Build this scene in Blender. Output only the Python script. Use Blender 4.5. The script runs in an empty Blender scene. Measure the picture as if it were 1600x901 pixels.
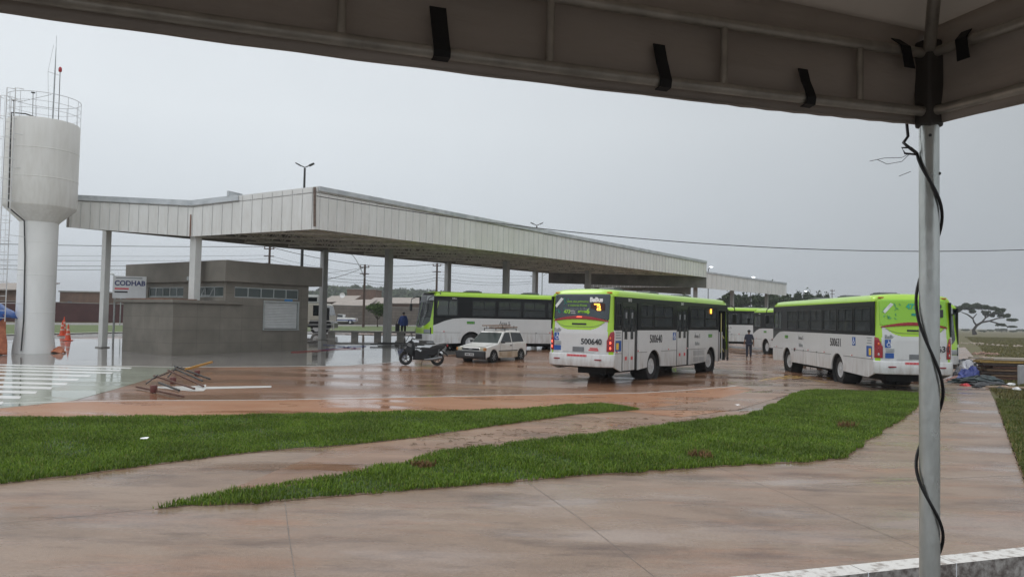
import bpy, bmesh, math, random
from math import sin, cos, pi, radians as R, atan2, sqrt
from mathutils import Vector, Matrix
import numpy as np
random.seed(7); rng = np.random.default_rng(7)
SC = bpy.context.scene
COL = SC.collection
# ------------------------------------------------------------------ camera
CAMZ, FPX, PITCH, ROLL = 2.15, 1200.0, R(2.267), 0.020
fw = Vector((0, cos(PITCH), sin(PITCH)))
r0 = Vector((1, 0, 0)); u0 = Vector((0, -sin(PITCH), cos(PITCH)))
upv = u0 * cos(ROLL) - r0 * sin(ROLL); rt = r0 * cos(ROLL) + u0 * sin(ROLL)
cd = bpy.data.cameras.new('camera'); cam = bpy.data.objects.new('camera', cd); COL.objects.link(cam)
cd.sensor_width = 36; cd.lens = 36 * FPX / 1600; cd.clip_start = 0.05; cd.clip_end = 8000
M3 = Matrix((rt, upv, -fw)).transposed()
cam.matrix_world = Matrix.Translation((0, 0, CAMZ)) @ M3.to_4x4()
SC.camera = cam
SC.render.resolution_x = 1600; SC.render.resolution_y = 901
# ------------------------------------------------------------------ world, sun, exposure
w = bpy.data.worlds.new('World'); SC.world = w; w.use_nodes = True
nt = w.node_tree; nt.nodes.clear(); L = nt.links.new
out = nt.nodes.new('ShaderNodeOutputWorld'); bg = nt.nodes.new('ShaderNodeBackground'); L(bg.outputs[0], out.inputs[0])
sky = nt.nodes.new('ShaderNodeTexSky'); sky.sky_type = 'NISHITA'; sky.sun_disc = False
SUN_EL, SUN_AZ = R(55), R(-35)
sky.sun_elevation = SUN_EL; sky.sun_rotation = SUN_AZ; sky.dust_density = 6; sky.air_density = 1.0
tc = nt.nodes.new('ShaderNodeTexCoord'); sx = nt.nodes.new('ShaderNodeSeparateXYZ'); L(tc.outputs['Generated'], sx.inputs[0])
ramp = nt.nodes.new('ShaderNodeValToRGB'); e = ramp.color_ramp.elements   # overcast vault: dull at the horizon, bright overhead
e[0].position = 0.0; e[0].color = (.56, .61, .665, 1); e[1].position = 1.0; e[1].color = (1.32, 1.35, 1.38, 1)
for p_, c_ in ((.06, (.60, .655, .71, 1)), (.13, (.665, .72, .77, 1)), (.24, (.735, .785, .825, 1)), (.38, (.70, .745, .785, 1))):
    q = e.new(p_); q.color = c_
L(sx.outputs['Z'], ramp.inputs[0])
nz = nt.nodes.new('ShaderNodeTexNoise'); nz.inputs['Scale'].default_value = 1.6; nz.inputs['Detail'].default_value = 5
L(tc.outputs['Generated'], nz.inputs[0])
mr = nt.nodes.new('ShaderNodeMapRange'); mr.inputs[1].default_value = .3; mr.inputs[2].default_value = .7
mr.inputs[3].default_value = .945; mr.inputs[4].default_value = 1.045; L(nz.outputs[0], mr.inputs[0])
m0 = nt.nodes.new('ShaderNodeMapRange'); m0.inputs[1].default_value = -.7; m0.inputs[2].default_value = .7; L(sx.outputs['X'], m0.inputs[0])
mx = nt.nodes.new('ShaderNodeValToRGB'); el = mx.color_ramp.elements     # heavier cloud to the right
el[0].position = 0; el[0].color = (1.08, 1.08, 1.08, 1); el[1].position = 1; el[1].color = (.60, .60, .60, 1)
for p_, v_ in ((.43, .985), (.71, .79), (.88, .645)): q = el.new(p_); q.color = (v_, v_, v_, 1)
L(m0.outputs[0], mx.inputs[0])
mu = nt.nodes.new('ShaderNodeMath'); mu.operation = 'MULTIPLY'; L(mr.outputs[0], mu.inputs[0])
my = nt.nodes.new('ShaderNodeMapRange'); my.inputs[1].default_value = .1; my.inputs[2].default_value = -.6; my.inputs[3].default_value = 1.0; my.inputs[4].default_value = 1.38; L(sx.outputs['Y'], my.inputs[0])   # added sky brightness behind the viewer, lights surfaces facing the camera
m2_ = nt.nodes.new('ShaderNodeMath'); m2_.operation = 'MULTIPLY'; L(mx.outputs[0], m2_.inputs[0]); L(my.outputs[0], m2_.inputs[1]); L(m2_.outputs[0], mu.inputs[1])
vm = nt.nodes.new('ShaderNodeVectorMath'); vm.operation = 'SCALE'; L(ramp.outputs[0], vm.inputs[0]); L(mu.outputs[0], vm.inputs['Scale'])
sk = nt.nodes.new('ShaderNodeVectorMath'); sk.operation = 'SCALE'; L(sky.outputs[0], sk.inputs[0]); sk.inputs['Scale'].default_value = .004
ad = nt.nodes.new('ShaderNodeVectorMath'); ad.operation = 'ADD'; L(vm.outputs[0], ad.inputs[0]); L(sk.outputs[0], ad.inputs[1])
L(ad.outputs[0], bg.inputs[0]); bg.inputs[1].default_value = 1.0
sl = bpy.data.lights.new('sun', 'SUN'); sl.energy = 0.5; sl.angle = R(25); sl.color = (1, .97, .92)
so = bpy.data.objects.new('sun', sl); COL.objects.link(so)
sd = Vector((sin(SUN_AZ) * cos(SUN_EL), cos(SUN_AZ) * cos(SUN_EL), sin(SUN_EL)))
so.rotation_euler = sd.to_track_quat('Z', 'Y').to_euler(); so.location = sd * 50
vs = SC.view_settings; vs.view_transform = 'Standard'; vs.look = 'None'; vs.exposure = 0.0; vs.gamma = 1.0; vs.use_curve_mapping = False
SC.cycles.use_denoising = True
SC.cycles.max_bounces = 8; SC.cycles.transparent_max_bounces = 24

# ------------------------------------------------------------------ ground shape and pixel helpers
def g(X, Y):
    return max(0.0, min(.75, .03 * (Y - 30) - .05 * max(0.0, X - 2)) if Y > 30 else 0.0)
def ray(px, py):
    return fw + rt * ((px - 800) / FPX) - upv * ((py - 450.5) / FPX)
def G(px, py):
    d = ray(px, py); z = 0.0
    for _ in range(40):
        t = (z - CAMZ) / d.z if d.z < -1e-5 else 3000
        z = .6 * z + .4 * g(d.x * t, d.y * t)
    return (d.x * t, d.y * t)
def at(px, Y, py=None):
    """the point seen at px when it is Y metres away; with py its height too"""
    d = ray(px, py if py is not None else 498); t = Y / d.y
    return Vector((d.x * t, Y, CAMZ + d.z * t))
# ------------------------------------------------------------------ materials
MT = {}
def node(nt, kind, **kw):
    n = nt.nodes.new('ShaderNode' + kind)
    for k, v in kw.items():
        if k in ('operation', 'blend_type', 'data_type', 'noise_dimensions', 'feature', 'wave_type', 'bands_direction'): setattr(n, k, v)
    return n
def mk(name, col, rough=.5, metal=0, var=.12, scale=4, bump=0, bscale=40, coat=0, col2=None, thr=None, rvar=0, alpha=1, spec=.5, emis=None, es=0, stretch=None, translucent=0):
    if name in MT: return MT[name]
    m = bpy.data.materials.new(name); m.use_nodes = True; nt = m.node_tree; p = nt.nodes['Principled BSDF']; L = nt.links.new
    p.inputs['Roughness'].default_value = rough; p.inputs['Metallic'].default_value = metal
    p.inputs['Coat Weight'].default_value = coat; p.inputs['Alpha'].default_value = alpha; p.inputs['Specular IOR Level'].default_value = spec
    tc = node(nt, 'TexCoord'); src = tc.outputs['Object']
    if stretch:
        mp = node(nt, 'Mapping'); mp.inputs['Scale'].default_value = stretch; L(src, mp.inputs[0]); src = mp.outputs[0]
    nz = node(nt, 'TexNoise'); nz.inputs['Scale'].default_value = scale; nz.inputs['Detail'].default_value = 6; nz.inputs['Roughness'].default_value = .6; L(src, nz.inputs[0])
    rp = node(nt, 'ValToRGB'); lo, hi = thr or (.3, .7); rp.color_ramp.elements[0].position = lo; rp.color_ramp.elements[1].position = hi
    c2 = col2 or tuple(c * (1 - var) for c in col); c1 = col if col2 else tuple(min(1, c * (1 + var)) for c in col)
    rp.color_ramp.elements[0].color = (*c2, 1); rp.color_ramp.elements[1].color = (*c1, 1)
    L(nz.outputs[0], rp.inputs[0]); L(rp.outputs[0], p.inputs['Base Color'])
    if rvar:
        mr = node(nt, 'MapRange'); mr.inputs[1].default_value = .3; mr.inputs[2].default_value = .7; mr.inputs[3].default_value = max(.02, rough - rvar); mr.inputs[4].default_value = rough + rvar
        n2 = node(nt, 'TexNoise'); n2.inputs['Scale'].default_value = scale * 1.7; n2.inputs['Detail'].default_value = 4; L(src, n2.inputs[0]); L(n2.outputs[0], mr.inputs[0]); L(mr.outputs[0], p.inputs['Roughness'])
    if bump:
        b = node(nt, 'Bump'); b.inputs['Strength'].default_value = bump; b.inputs['Distance'].default_value = .02
        n3 = node(nt, 'TexNoise'); n3.inputs['Scale'].default_value = bscale; n3.inputs['Detail'].default_value = 3; L(src, n3.inputs[0]); L(n3.outputs[0], b.inputs['Height']); L(b.outputs[0], p.inputs['Normal'])
    if emis:
        p.inputs['Emission Color'].default_value = (*emis, 1); p.inputs['Emission Strength'].default_value = es
    if translucent:
        t = node(nt, 'BsdfTranslucent'); t.inputs[0].default_value = (*col, 1); ms = node(nt, 'MixShader'); ms.inputs[0].default_value = translucent
        o = nt.nodes['Material Output']; L(p.outputs[0], ms.inputs[1]); L(t.outputs[0], ms.inputs[2]); L(ms.outputs[0], o.inputs[0])
    MT[name] = m; return m
def mk_glass(name, tint, mixf, rough=.03):
    m = bpy.data.materials.new(name); m.use_nodes = True; nt = m.node_tree; L = nt.links.new; p = nt.nodes['Principled BSDF']
    p.inputs['Base Color'].default_value = (*[c * .3 for c in tint], 1); p.inputs['Roughness'].default_value = rough; p.inputs['Specular IOR Level'].default_value = .4
    t = node(nt, 'BsdfTransparent'); t.inputs[0].default_value = (*tint, 1); ms = node(nt, 'MixShader'); ms.inputs[0].default_value = mixf
    o = nt.nodes['Material Output']; L(p.outputs[0], ms.inputs[1]); L(t.outputs[0], ms.inputs[2]); L(ms.outputs[0], o.inputs[0]); MT[name] = m; return m
def mk_wet(name, stops, scale, pud, rough_wet, rough_dry, ripple=.15, rscale=9, bigscale=.35, fine=.12, grit=.25, stain=0, soft=.06):
    """wet ground: stained colour, a water film where the low spots are, ripples in the film"""
    m = bpy.data.materials.new(name); m.use_nodes = True; nt = m.node_tree; p = nt.nodes['Principled BSDF']; L = nt.links.new
    geo = node(nt, 'NewGeometry'); P = geo.outputs['Position']
    n1 = node(nt, 'TexNoise'); n1.inputs['Scale'].default_value = scale; n1.inputs['Detail'].default_value = 8; n1.inputs['Roughness'].default_value = .70; n1.inputs['Distortion'].default_value = .6
    mp = node(nt, 'Mapping'); mp.inputs['Rotation'].default_value = (0, 0, .35); mp.inputs['Scale'].default_value = (.55, 1.3, 1); L(P, mp.inputs[0]); L(mp.outputs[0], n1.inputs[0])
    rp = node(nt, 'ValToRGB'); el = rp.color_ramp.elements
    el[0].position = stops[0][0]; el[0].color = (*stops[0][1], 1); el[1].position = stops[-1][0]; el[1].color = (*stops[-1][1], 1)
    for q, c in stops[1:-1]:
        x = el.new(q); x.color = (*c, 1)
    L(n1.outputs[0], rp.inputs[0])
    nf = node(nt, 'TexNoise'); nf.inputs['Scale'].default_value = 26; nf.inputs['Detail'].default_value = 9; nf.inputs['Roughness'].default_value = .82; L(P, nf.inputs[0])
    mf = node(nt, 'MapRange'); mf.inputs[1].default_value = .3; mf.inputs[2].default_value = .7; mf.inputs[3].default_value = 1 - fine; mf.inputs[4].default_value = 1 + fine; L(nf.outputs[0], mf.inputs[0])
    sc_ = node(nt, 'VectorMath', operation='SCALE'); L(rp.outputs[0], sc_.inputs[0]); L(mf.outputs[0], sc_.inputs['Scale'])
    co = sc_.outputs[0]
    if stain:     # dark damp smears, pale worn places and a little laterite red
        for k, (s_, lo, hi, a_, b_, loc_) in enumerate(((.9, .50, .68, (1, 1, 1), (.62, .60, .62), (1, 5, 0)), (2.6, .54, .66, (1, 1, 1), (.80, .78, .77), (8, 2, 0)), (.7, .52, .68, (1, 1, 1), (1.08, .90, .80), (4, 9, 0)), (1.3, .55, .72, (1, 1, 1), (1.12, 1.15, 1.18), (2, 17, 0)))):
            mq = node(nt, 'Mapping'); mq.inputs['Scale'].default_value = (.55, 1.7, 1); mq.inputs['Location'].default_value = loc_; mq.inputs['Rotation'].default_value = (0, 0, .15); L(P, mq.inputs[0])
            nq = node(nt, 'TexNoise'); nq.inputs['Scale'].default_value = s_; nq.inputs['Detail'].default_value = 10; nq.inputs['Roughness'].default_value = .68; L(mq.outputs[0], nq.inputs[0])
            rq = node(nt, 'ValToRGB'); rq.color_ramp.elements[0].position = lo; rq.color_ramp.elements[1].position = hi; rq.color_ramp.elements[0].color = (*a_, 1); rq.color_ramp.elements[1].color = (*[x * stain + (1 - stain) for x in b_], 1); L(nq.outputs[0], rq.inputs[0])
            vq = node(nt, 'VectorMath', operation='MULTIPLY'); L(co, vq.inputs[0]); L(rq.outputs[0], vq.inputs[1]); co = vq.outputs[0]
    L(co, p.inputs['Base Color'])
    n2 = node(nt, 'TexNoise'); n2.inputs['Scale'].default_value = bigscale; n2.inputs['Detail'].default_value = 5; n2.inputs['Roughness'].default_value = .55
    m2 = node(nt, 'Mapping'); m2.inputs['Rotation'].default_value = (0, 0, -.5); m2.inputs['Scale'].default_value = (.6, 1.5, 1); m2.inputs['Location'].default_value = (3.1, 7.7, 0); L(P, m2.inputs[0]); L(m2.outputs[0], n2.inputs[0])
    r2 = node(nt, 'MapRange'); r2.inputs[1].default_value = pud - soft; r2.inputs[2].default_value = pud + soft; r2.inputs[3].default_value = 0; r2.inputs[4].default_value = 1; L(n2.outputs[0], r2.inputs[0])
    rr = node(nt, 'MapRange'); rr.inputs[3].default_value = rough_dry; rr.inputs[4].default_value = rough_wet; L(r2.outputs[0], rr.inputs[0]); L(rr.outputs[0], p.inputs['Roughness'])
    nr = node(nt, 'TexNoise'); nr.inputs['Scale'].default_value = rscale; nr.inputs['Detail'].default_value = 3; L(P, nr.inputs[0])
    b1 = node(nt, 'Bump'); b1.inputs['Strength'].default_value = ripple; b1.inputs['Distance'].default_value = .012; L(nr.outputs[0], b1.inputs['Height'])
    ng = node(nt, 'TexNoise'); ng.inputs['Scale'].default_value = 90; ng.inputs['Detail'].default_value = 2; L(P, ng.inputs[0])
    b2 = node(nt, 'Bump'); b2.inputs['Distance'].default_value = .006; L(ng.outputs[0], b2.inputs['Height']); L(b1.outputs[0], b2.inputs['Normal'])
    gs = node(nt, 'MapRange'); gs.inputs[3].default_value = grit; gs.inputs[4].default_value = 0.02; L(r2.outputs[0], gs.inputs[0]); L(gs.outputs[0], b2.inputs['Strength'])
    L(b2.outputs[0], p.inputs['Normal']); p.inputs['IOR'].default_value = 1.4
    MT[name] = m; return m
def mk_tile(name, c1, c2, mortar, bw, bh, rough=.6, off=.5, msize=.012, bump=.3, var=.15):
    m = bpy.data.materials.new(name); m.use_nodes = True; nt = m.node_tree; p = nt.nodes['Principled BSDF']; L = nt.links.new
    tc = node(nt, 'TexCoord'); s = node(nt, 'SeparateXYZ'); L(tc.outputs['Object'], s.inputs[0])
    a = node(nt, 'Math', operation='ADD'); L(s.outputs[0], a.inputs[0]); L(s.outputs[1], a.inputs[1])
    c = node(nt, 'CombineXYZ'); L(a.outputs[0], c.inputs[0]); L(s.outputs[2], c.inputs[1])
    b = node(nt, 'TexBrick'); b.offset = off; b.inputs['Scale'].default_value = 1; b.inputs['Brick Width'].default_value = bw; b.inputs['Row Height'].default_value = bh; b.inputs['Mortar Size'].default_value = msize
    b.inputs['Color1'].default_value = (*c1, 1); b.inputs['Color2'].default_value = (*c2, 1); b.inputs['Mortar'].default_value = (*mortar, 1); L(c.outputs[0], b.inputs[0])
    n = node(nt, 'TexNoise'); n.inputs['Scale'].default_value = 1.3; n.inputs['Detail'].default_value = 8; L(tc.outputs['Object'], n.inputs[0])
    mr = node(nt, 'MapRange'); mr.inputs[1].default_value = .3; mr.inputs[2].default_value = .7; mr.inputs[3].default_value = 1 - var; mr.inputs[4].default_value = 1 + var; L(n.outputs[0], mr.inputs[0])
    v = node(nt, 'VectorMath', operation='SCALE'); L(b.outputs[0], v.inputs[0]); L(mr.outputs[0], v.inputs['Scale']); L(v.outputs[0], p.inputs['Base Color'])
    bp = node(nt, 'Bump'); bp.inputs['Strength'].default_value = bump; bp.inputs['Distance'].default_value = .01; bp.invert = True; L(b.outputs['Fac'], bp.inputs['Height']); L(bp.outputs[0], p.inputs['Normal'])
    p.inputs['Roughness'].default_value = rough; MT[name] = m; return m

# ------------------------------------------------------------------ mesh helpers
class MB:
    def __init__(s): s.v = []; s.f = []; s.m = []
    def add(s, vs, fs, mi=0):
        b = len(s.v); s.v += [tuple(v) for v in vs]; s.f += [tuple(b + i for i in f) for f in fs]; s.m += [mi] * len(fs); return s
    def box(s, c, d, rz=0, mi=0, rot=None):
        x, y, z = d[0] / 2, d[1] / 2, d[2] / 2
        M = rot if rot is not None else Matrix.Rotation(rz, 3, 'Z'); c = Vector(c)
        vs = [c + M @ Vector((i * x, j * y, k * z)) for i in (-1, 1) for j in (-1, 1) for k in (-1, 1)]
        return s.add(vs, [(0, 1, 3, 2), (4, 6, 7, 5), (0, 4, 5, 1), (2, 3, 7, 6), (0, 2, 6, 4), (1, 5, 7, 3)], mi)
    def b2(s, a, b, mi=0):
        return s.box([(a[i] + b[i]) / 2 for i in range(3)], [abs(b[i] - a[i]) for i in range(3)], mi=mi)
    def bar(s, p, q, w, h, mi=0, up=(0, 0, 1)):
        p = Vector(p); q = Vector(q); d = q - p; l = d.length; d.normalize(); u = Vector(up)
        if abs(d.dot(u)) > .98: u = Vector((0, 1, 0))
        sd = d.cross(u).normalized(); u = sd.cross(d)
        M = Matrix((d, sd, u)).transposed()
        return s.box((p + q) / 2, (l, w, h), rot=M, mi=mi)
    def tube(s, pts, r, n=8, mi=0, cap=True, closed=False):
        pts = [Vector(p) for p in pts]; k = len(pts); rs = r if isinstance(r, (list, tuple)) else [r] * k
        vs = []; prev = None
        for i, p in enumerate(pts):
            if closed: d = (pts[(i + 1) % k] - pts[i - 1])
            else: d = (pts[min(i + 1, k - 1)] - pts[max(i - 1, 0)])
            d.normalize()
            u = prev if prev is not None else (Vector((0, 0, 1)) if abs(d.z) < .9 else Vector((1, 0, 0)))
            a = (u - d * u.dot(d)).normalized(); b = d.cross(a); prev = a
            vs += [p + (a * cos(2 * pi * j / n) + b * sin(2 * pi * j / n)) * rs[i] for j in range(n)]
        fs = []
        for i in range(k if closed else k - 1):
            i2 = (i + 1) % k
            fs += [(i * n + j, i * n + (j + 1) % n, i2 * n + (j + 1) % n, i2 * n + j) for j in range(n)]
        if cap and not closed: fs += [tuple(range(n))[::-1], tuple((k - 1) * n + j for j in range(n))]
        return s.add(vs, fs, mi)
    def lathe(s, prof, n=24, c=(0, 0, 0), mi=0, axis='Z', cap=True):
        vs = []; c = Vector(c)
        for r, z in prof:
            for j in range(n):
                a = 2 * pi * j / n; x, y = r * cos(a), r * sin(a)
                vs.append(c + (Vector((x, y, z)) if axis == 'Z' else Vector((x, z, y)) if axis == 'Y' else Vector((z, x, y))))
        fs = [(i * n + j, i * n + (j + 1) % n, (i + 1) * n + (j + 1) % n, (i + 1) * n + j) for i in range(len(prof) - 1) for j in range(n)]
        if cap: fs += [tuple(range(n))[::-1], tuple((len(prof) - 1) * n + j for j in range(n))]
        return s.add(vs, fs, mi)
    def prism(s, poly, a, b, plane='XZ', mi=0):
        """polygon in the given plane, pushed from a to b on the third axis"""
        k = len(poly)
        def P(p, t): return (p[0], t, p[1]) if plane == 'XZ' else (t, p[0], p[1]) if plane == 'YZ' else (p[0], p[1], t)
        vs = [P(p, a) for p in poly] + [P(p, b) for p in poly]
        fs = [tuple(range(k)), tuple(range(2 * k - 1, k - 1, -1))] + [(i, i + k, (i + 1) % k + k, (i + 1) % k) for i in range(k)]
        return s.add(vs, fs, mi)
    def loft(s, rings, mi=0, cap=True):
        k = len(rings[0]); vs = [v for r_ in rings for v in r_]
        fs = [(i * k + j, i * k + (j + 1) % k, (i + 1) * k + (j + 1) % k, (i + 1) * k + j) for i in range(len(rings) - 1) for j in range(k)]
        if cap: fs += [tuple(range(k))[::-1], tuple((len(rings) - 1) * k + j for j in range(k))]
        return s.add(vs, fs, mi)
    def ball(s, c, r, n=10, mi=0):
        rx, ry, rz = r if isinstance(r, (list, tuple)) else (r, r, r); c = Vector(c); vs = []; h = n // 2 + 1
        for i in range(h + 1):
            t = pi * i / h
            for j in range(n):
                a = 2 * pi * j / n; vs.append(c + Vector((rx * sin(t) * cos(a), ry * sin(t) * sin(a), -rz * cos(t))))
        fs = [(i * n + j, i * n + (j + 1) % n, (i + 1) * n + (j + 1) % n, (i + 1) * n + j) for i in range(h) for j in range(n)]
        return s.add(vs, fs, mi)
    def build(s, name, mats, parent=None, smooth=None, bevel=0, loc=None, rot=None):
        me = bpy.data.meshes.new(name); me.from_pydata(s.v, [], s.f)
        for m in (mats if isinstance(mats, (list, tuple)) else [mats]): me.materials.append(m)
        if len(set(s.m)) > 1: me.polygons.foreach_set('material_index', s.m)
        bm = bmesh.new(); bm.from_mesh(me); bmesh.ops.remove_doubles(bm, verts=bm.verts, dist=1e-5); bmesh.ops.recalc_face_normals(bm, faces=bm.faces); bm.to_mesh(me); bm.free()
        if smooth is not None:
            me.polygons.foreach_set('use_smooth', [True] * len(me.polygons)); me.set_sharp_from_angle(angle=R(smooth))
        o = bpy.data.objects.new(name, me); COL.objects.link(o)
        if parent: o.parent = parent
        if loc: o.location = loc
        if rot: o.rotation_euler = rot
        if bevel:
            b = o.modifiers.new('bevel', 'BEVEL'); b.width = bevel; b.segments = 2; b.limit_method = 'ANGLE'; b.angle_limit = R(40)
        return o
def tag(o, label=None, cat=None, group=None, kind=None):
    if label: o['label'] = label
    if cat: o['category'] = cat
    if group: o['group'] = group
    if kind: o['kind'] = kind
    return o
def thing(name, label, cat, loc=(0, 0, 0), rz=0, group=None):
    o = bpy.data.objects.new(name, None); COL.objects.link(o); o.location = loc; o.rotation_euler = (0, 0, rz); o.empty_display_size = .3
    return tag(o, label, cat, group)
def text(body, size, right, up, loc, m, parent, name='lettering', depth=.002, align='CENTER', bold=0, squash=1):
    cu = bpy.data.curves.new(name, 'FONT'); cu.body = body; cu.size = size; cu.align_x = align; cu.align_y = 'CENTER'; cu.extrude = depth; cu.offset = bold; cu.resolution_u = 3
    t = bpy.data.objects.new('tmp', cu); COL.objects.link(t); dg = bpy.context.evaluated_depsgraph_get()
    me = bpy.data.meshes.new_from_object(t.evaluated_get(dg)); bpy.data.objects.remove(t); me.materials.clear(); me.materials.append(m)
    r = Vector(right).normalized(); u = Vector(up).normalized(); n = r.cross(u)
    me.transform(Matrix.Translation(loc) @ Matrix((r * squash, u, n)).transposed().to_4x4())
    o = bpy.data.objects.new(name, me); COL.objects.link(o)
    if parent: o.parent = parent
    return o
def copy_tree(o, parent=None):
    c = o.copy(); COL.objects.link(c); c.parent = parent
    for ch in list(o.children): copy_tree(ch, c)
    return c
KINKS = [((2, 0), (1, 0)), ((0, 30), (0, 1)), ((2, 30), (-.05, .03)), ((0, 55), (0, 1)), ((2, 55), (-.05, .03))]
def sheet(name, poly, zoff, m, skirt=0, kind='structure', build=True):
    bm = bmesh.new(); vs = [bm.verts.new((x, y, 0)) for x, y in poly]; bm.faces.new(vs)
    for (x, y), (nx, ny) in KINKS:
        bmesh.ops.bisect_plane(bm, geom=bm.verts[:] + bm.edges[:] + bm.faces[:], dist=1e-5, plane_co=(x, y, 0), plane_no=(nx, ny, 0))
    bmesh.ops.triangulate(bm, faces=bm.faces[:])
    for v in bm.verts: v.co.z = g(v.co.x, v.co.y) + zoff
    for f in bm.faces:
        f.normal_update()
        if f.normal.z < 0: f.normal_flip()
    if skirt:
        be = [e_ for e_ in bm.edges if e_.is_boundary]; r_ = bmesh.ops.extrude_edge_only(bm, edges=be)
        for v in [x for x in r_['geom'] if isinstance(x, bmesh.types.BMVert)]: v.co.z -= skirt
    me = bpy.data.meshes.new(name); bm.to_mesh(me); bm.free(); me.materials.append(m)
    o = bpy.data.objects.new(name, me); COL.objects.link(o)
    return tag(o, kind=kind) if kind else o
def GP(*pts): return [G(*p) for p in pts]

# ------------------------------------------------------------------ shared materials
white_paint = mk('bus_white', (.63, .635, .635), .30, var=.03, scale=1.2, coat=.35, rvar=.02)
lime = mk('bus_lime', (.36, .62, .02), .28, var=.05, scale=2, coat=.5)
blackp = mk('black_trim', (.012, .013, .015), .3, var=.2, coat=.2)
rubber = mk('rubber', (.02, .02, .021), .75, var=.3, scale=8)
rimm = mk('rim', (.55, .56, .57), .45, metal=.3, var=.25, scale=9)
undr = mk('underbody', (.02, .02, .02), .8, var=.3)
redlamp = mk('red_lens', (.30, .008, .015), .15, var=.15, coat=.6)
redlit = mk('red_lit', (.8, .05, .03), .3, emis=(1, .13, .07), es=2.2)
amber = mk('amber_lens', (.75, .14, .02), .2, coat=.4)
amber_lit = mk('amber_lit', (1, .35, .03), .3, emis=(1, .42, .05), es=3.0)
plate = mk('number_plate', (.16, .17, .18), .4)
blue = mk('sticker_blue', (.02, .09, .34), .35); yel = mk('sticker_yellow', (.8, .5, .04), .4); whit = mk('sticker_white', (.8, .8, .8), .4)
redst = mk('sticker_red', (.62, .05, .06), .4); dkt = mk('sticker_black', (.02, .02, .025), .4); limet = mk('sticker_lime', (.3, .6, .03), .4)
teal = mk('sticker_teal', (.02, .28, .22), .4); greyt = mk('sticker_grey', (.25, .27, .28), .5)
galv = mk('galvanised', (.36, .38, .38), .38, metal=.75, var=.25, scale=14, rvar=.12, bump=.08, bscale=30)
conc = mk('concrete', (.30, .29, .27), .6, var=.2, scale=3, bump=.3, bscale=30, rvar=.15)
rust = mk('rust_brown', (.10, .045, .03), .7, var=.35, scale=12)
steel = mk('dark_steel', (.05, .05, .05), .5, metal=.3, var=.3)
wood = mk('old_wood', (.16, .10, .06), .8, var=.35, scale=7, stretch=(1, 6, 6))
skin_m = mk('skin', (.22, .11, .07), .5, var=.08); hair_m = mk('hair', (.015, .012, .01), .6)
def grimy(m, z0=.35, z1=1.25, col=(.26, .19, .14), amt=.65):
    nt = m.node_tree; L = nt.links.new; p = nt.nodes['Principled BSDF']; src = p.inputs['Base Color'].links[0].from_socket
    tc = node(nt, 'TexCoord'); s = node(nt, 'SeparateXYZ'); L(tc.outputs['Object'], s.inputs[0]); mr = node(nt, 'MapRange'); mr.inputs[1].default_value = z1; mr.inputs[2].default_value = z0; mr.inputs[3].default_value = .06; L(s.outputs[2], mr.inputs[0])
    mp = node(nt, 'Mapping'); mp.inputs['Scale'].default_value = (5, 5, .9); L(tc.outputs['Object'], mp.inputs[0]); n = node(nt, 'TexNoise'); n.inputs['Scale'].default_value = 1.5; n.inputs['Detail'].default_value = 8; n.inputs['Roughness'].default_value = .65; L(mp.outputs[0], n.inputs[0])
    r_ = node(nt, 'MapRange'); r_.inputs[1].default_value = .42; r_.inputs[2].default_value = .68; L(n.outputs[0], r_.inputs[0]); a = node(nt, 'Math', operation='MULTIPLY'); L(mr.outputs[0], a.inputs[0]); L(r_.outputs[0], a.inputs[1]); b = node(nt, 'Math', operation='MULTIPLY'); L(a.outputs[0], b.inputs[0]); b.inputs[1].default_value = amt
    mix = node(nt, 'Mix', data_type='RGBA'); L(b.outputs[0], mix.inputs[0]); L(src, mix.inputs[6]); mix.inputs[7].default_value = (*col, 1); L(mix.outputs[2], p.inputs['Base Color'])
grimy(white_paint)
glass_bus = mk_glass('bus_glass', (.36, .40, .41), .48)
glass_clear = mk_glass('windscreen_glass', (.70, .76, .76), .55)
glass_dark = mk('dark_glass', (.012, .016, .018), .04, var=.2, spec=.6)
# ================================================================== SETTING: ground, paving, paint
m_field = mk('field_grass', (.105, .105, .035), .9, col2=(.10, .07, .035), scale=.5, thr=(.35, .62), bump=.5, bscale=12)
m_plaza = mk_wet('plaza_wet', ((.27, (.150, .100, .070)), (.40, (.225, .152, .108)), (.52, (.262, .180, .130)), (.62, (.282, .202, .150)), (.75, (.34, .26, .205))), .62, .53, .11, .36, ripple=.05, rscale=5, bigscale=.55, fine=.26, grit=.7, soft=.07, stain=1.2)
m_lot = mk_wet('lot_wet', ((.28, (.135, .070, .044)), (.45, (.235, .125, .074)), (.6, (.285, .160, .100)), (.78, (.32, .215, .15))), .25, .515, .035, .26, ripple=.26, rscale=2.6, bigscale=.30, fine=.12, grit=.4, soft=.08)
m_verge = mk_wet('verge_wet', ((.3, (.26, .105, .040)), (.5, (.33, .142, .060)), (.7, (.36, .20, .115))), .5, .57, .06, .36, ripple=.2, rscale=5, bigscale=.5)
m_plat = mk_wet('platform_wet', ((.3, (.165, .155, .145)), (.5, (.22, .205, .19)), (.7, (.27, .25, .235))), .4, .42, .012, .09, ripple=.14, rscale=2.4, bigscale=.35, fine=.06, grit=.08)
m_zgrn = mk_wet('crossing_green_wet', ((.3, (.25, .275, .215)), (.6, (.33, .36, .285))), .8, .48, .03, .14, ripple=.1, rscale=3, bigscale=.5)
m_street = mk('street_asphalt', (.10, .085, .075), .35, var=.25, scale=1.2, rvar=.15, bump=.2)
m_paint = mk('road_paint', (.70, .70, .68), .25, var=.06, scale=6)
m_ypaint = mk('yellow_paint', (.55, .33, .04), .3, col2=(.25, .16, .09), thr=(.4, .55), scale=3)
m_kerb = mk('kerb_white', (.62, .61, .58), .55, var=.14, scale=9, bump=.3)
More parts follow.
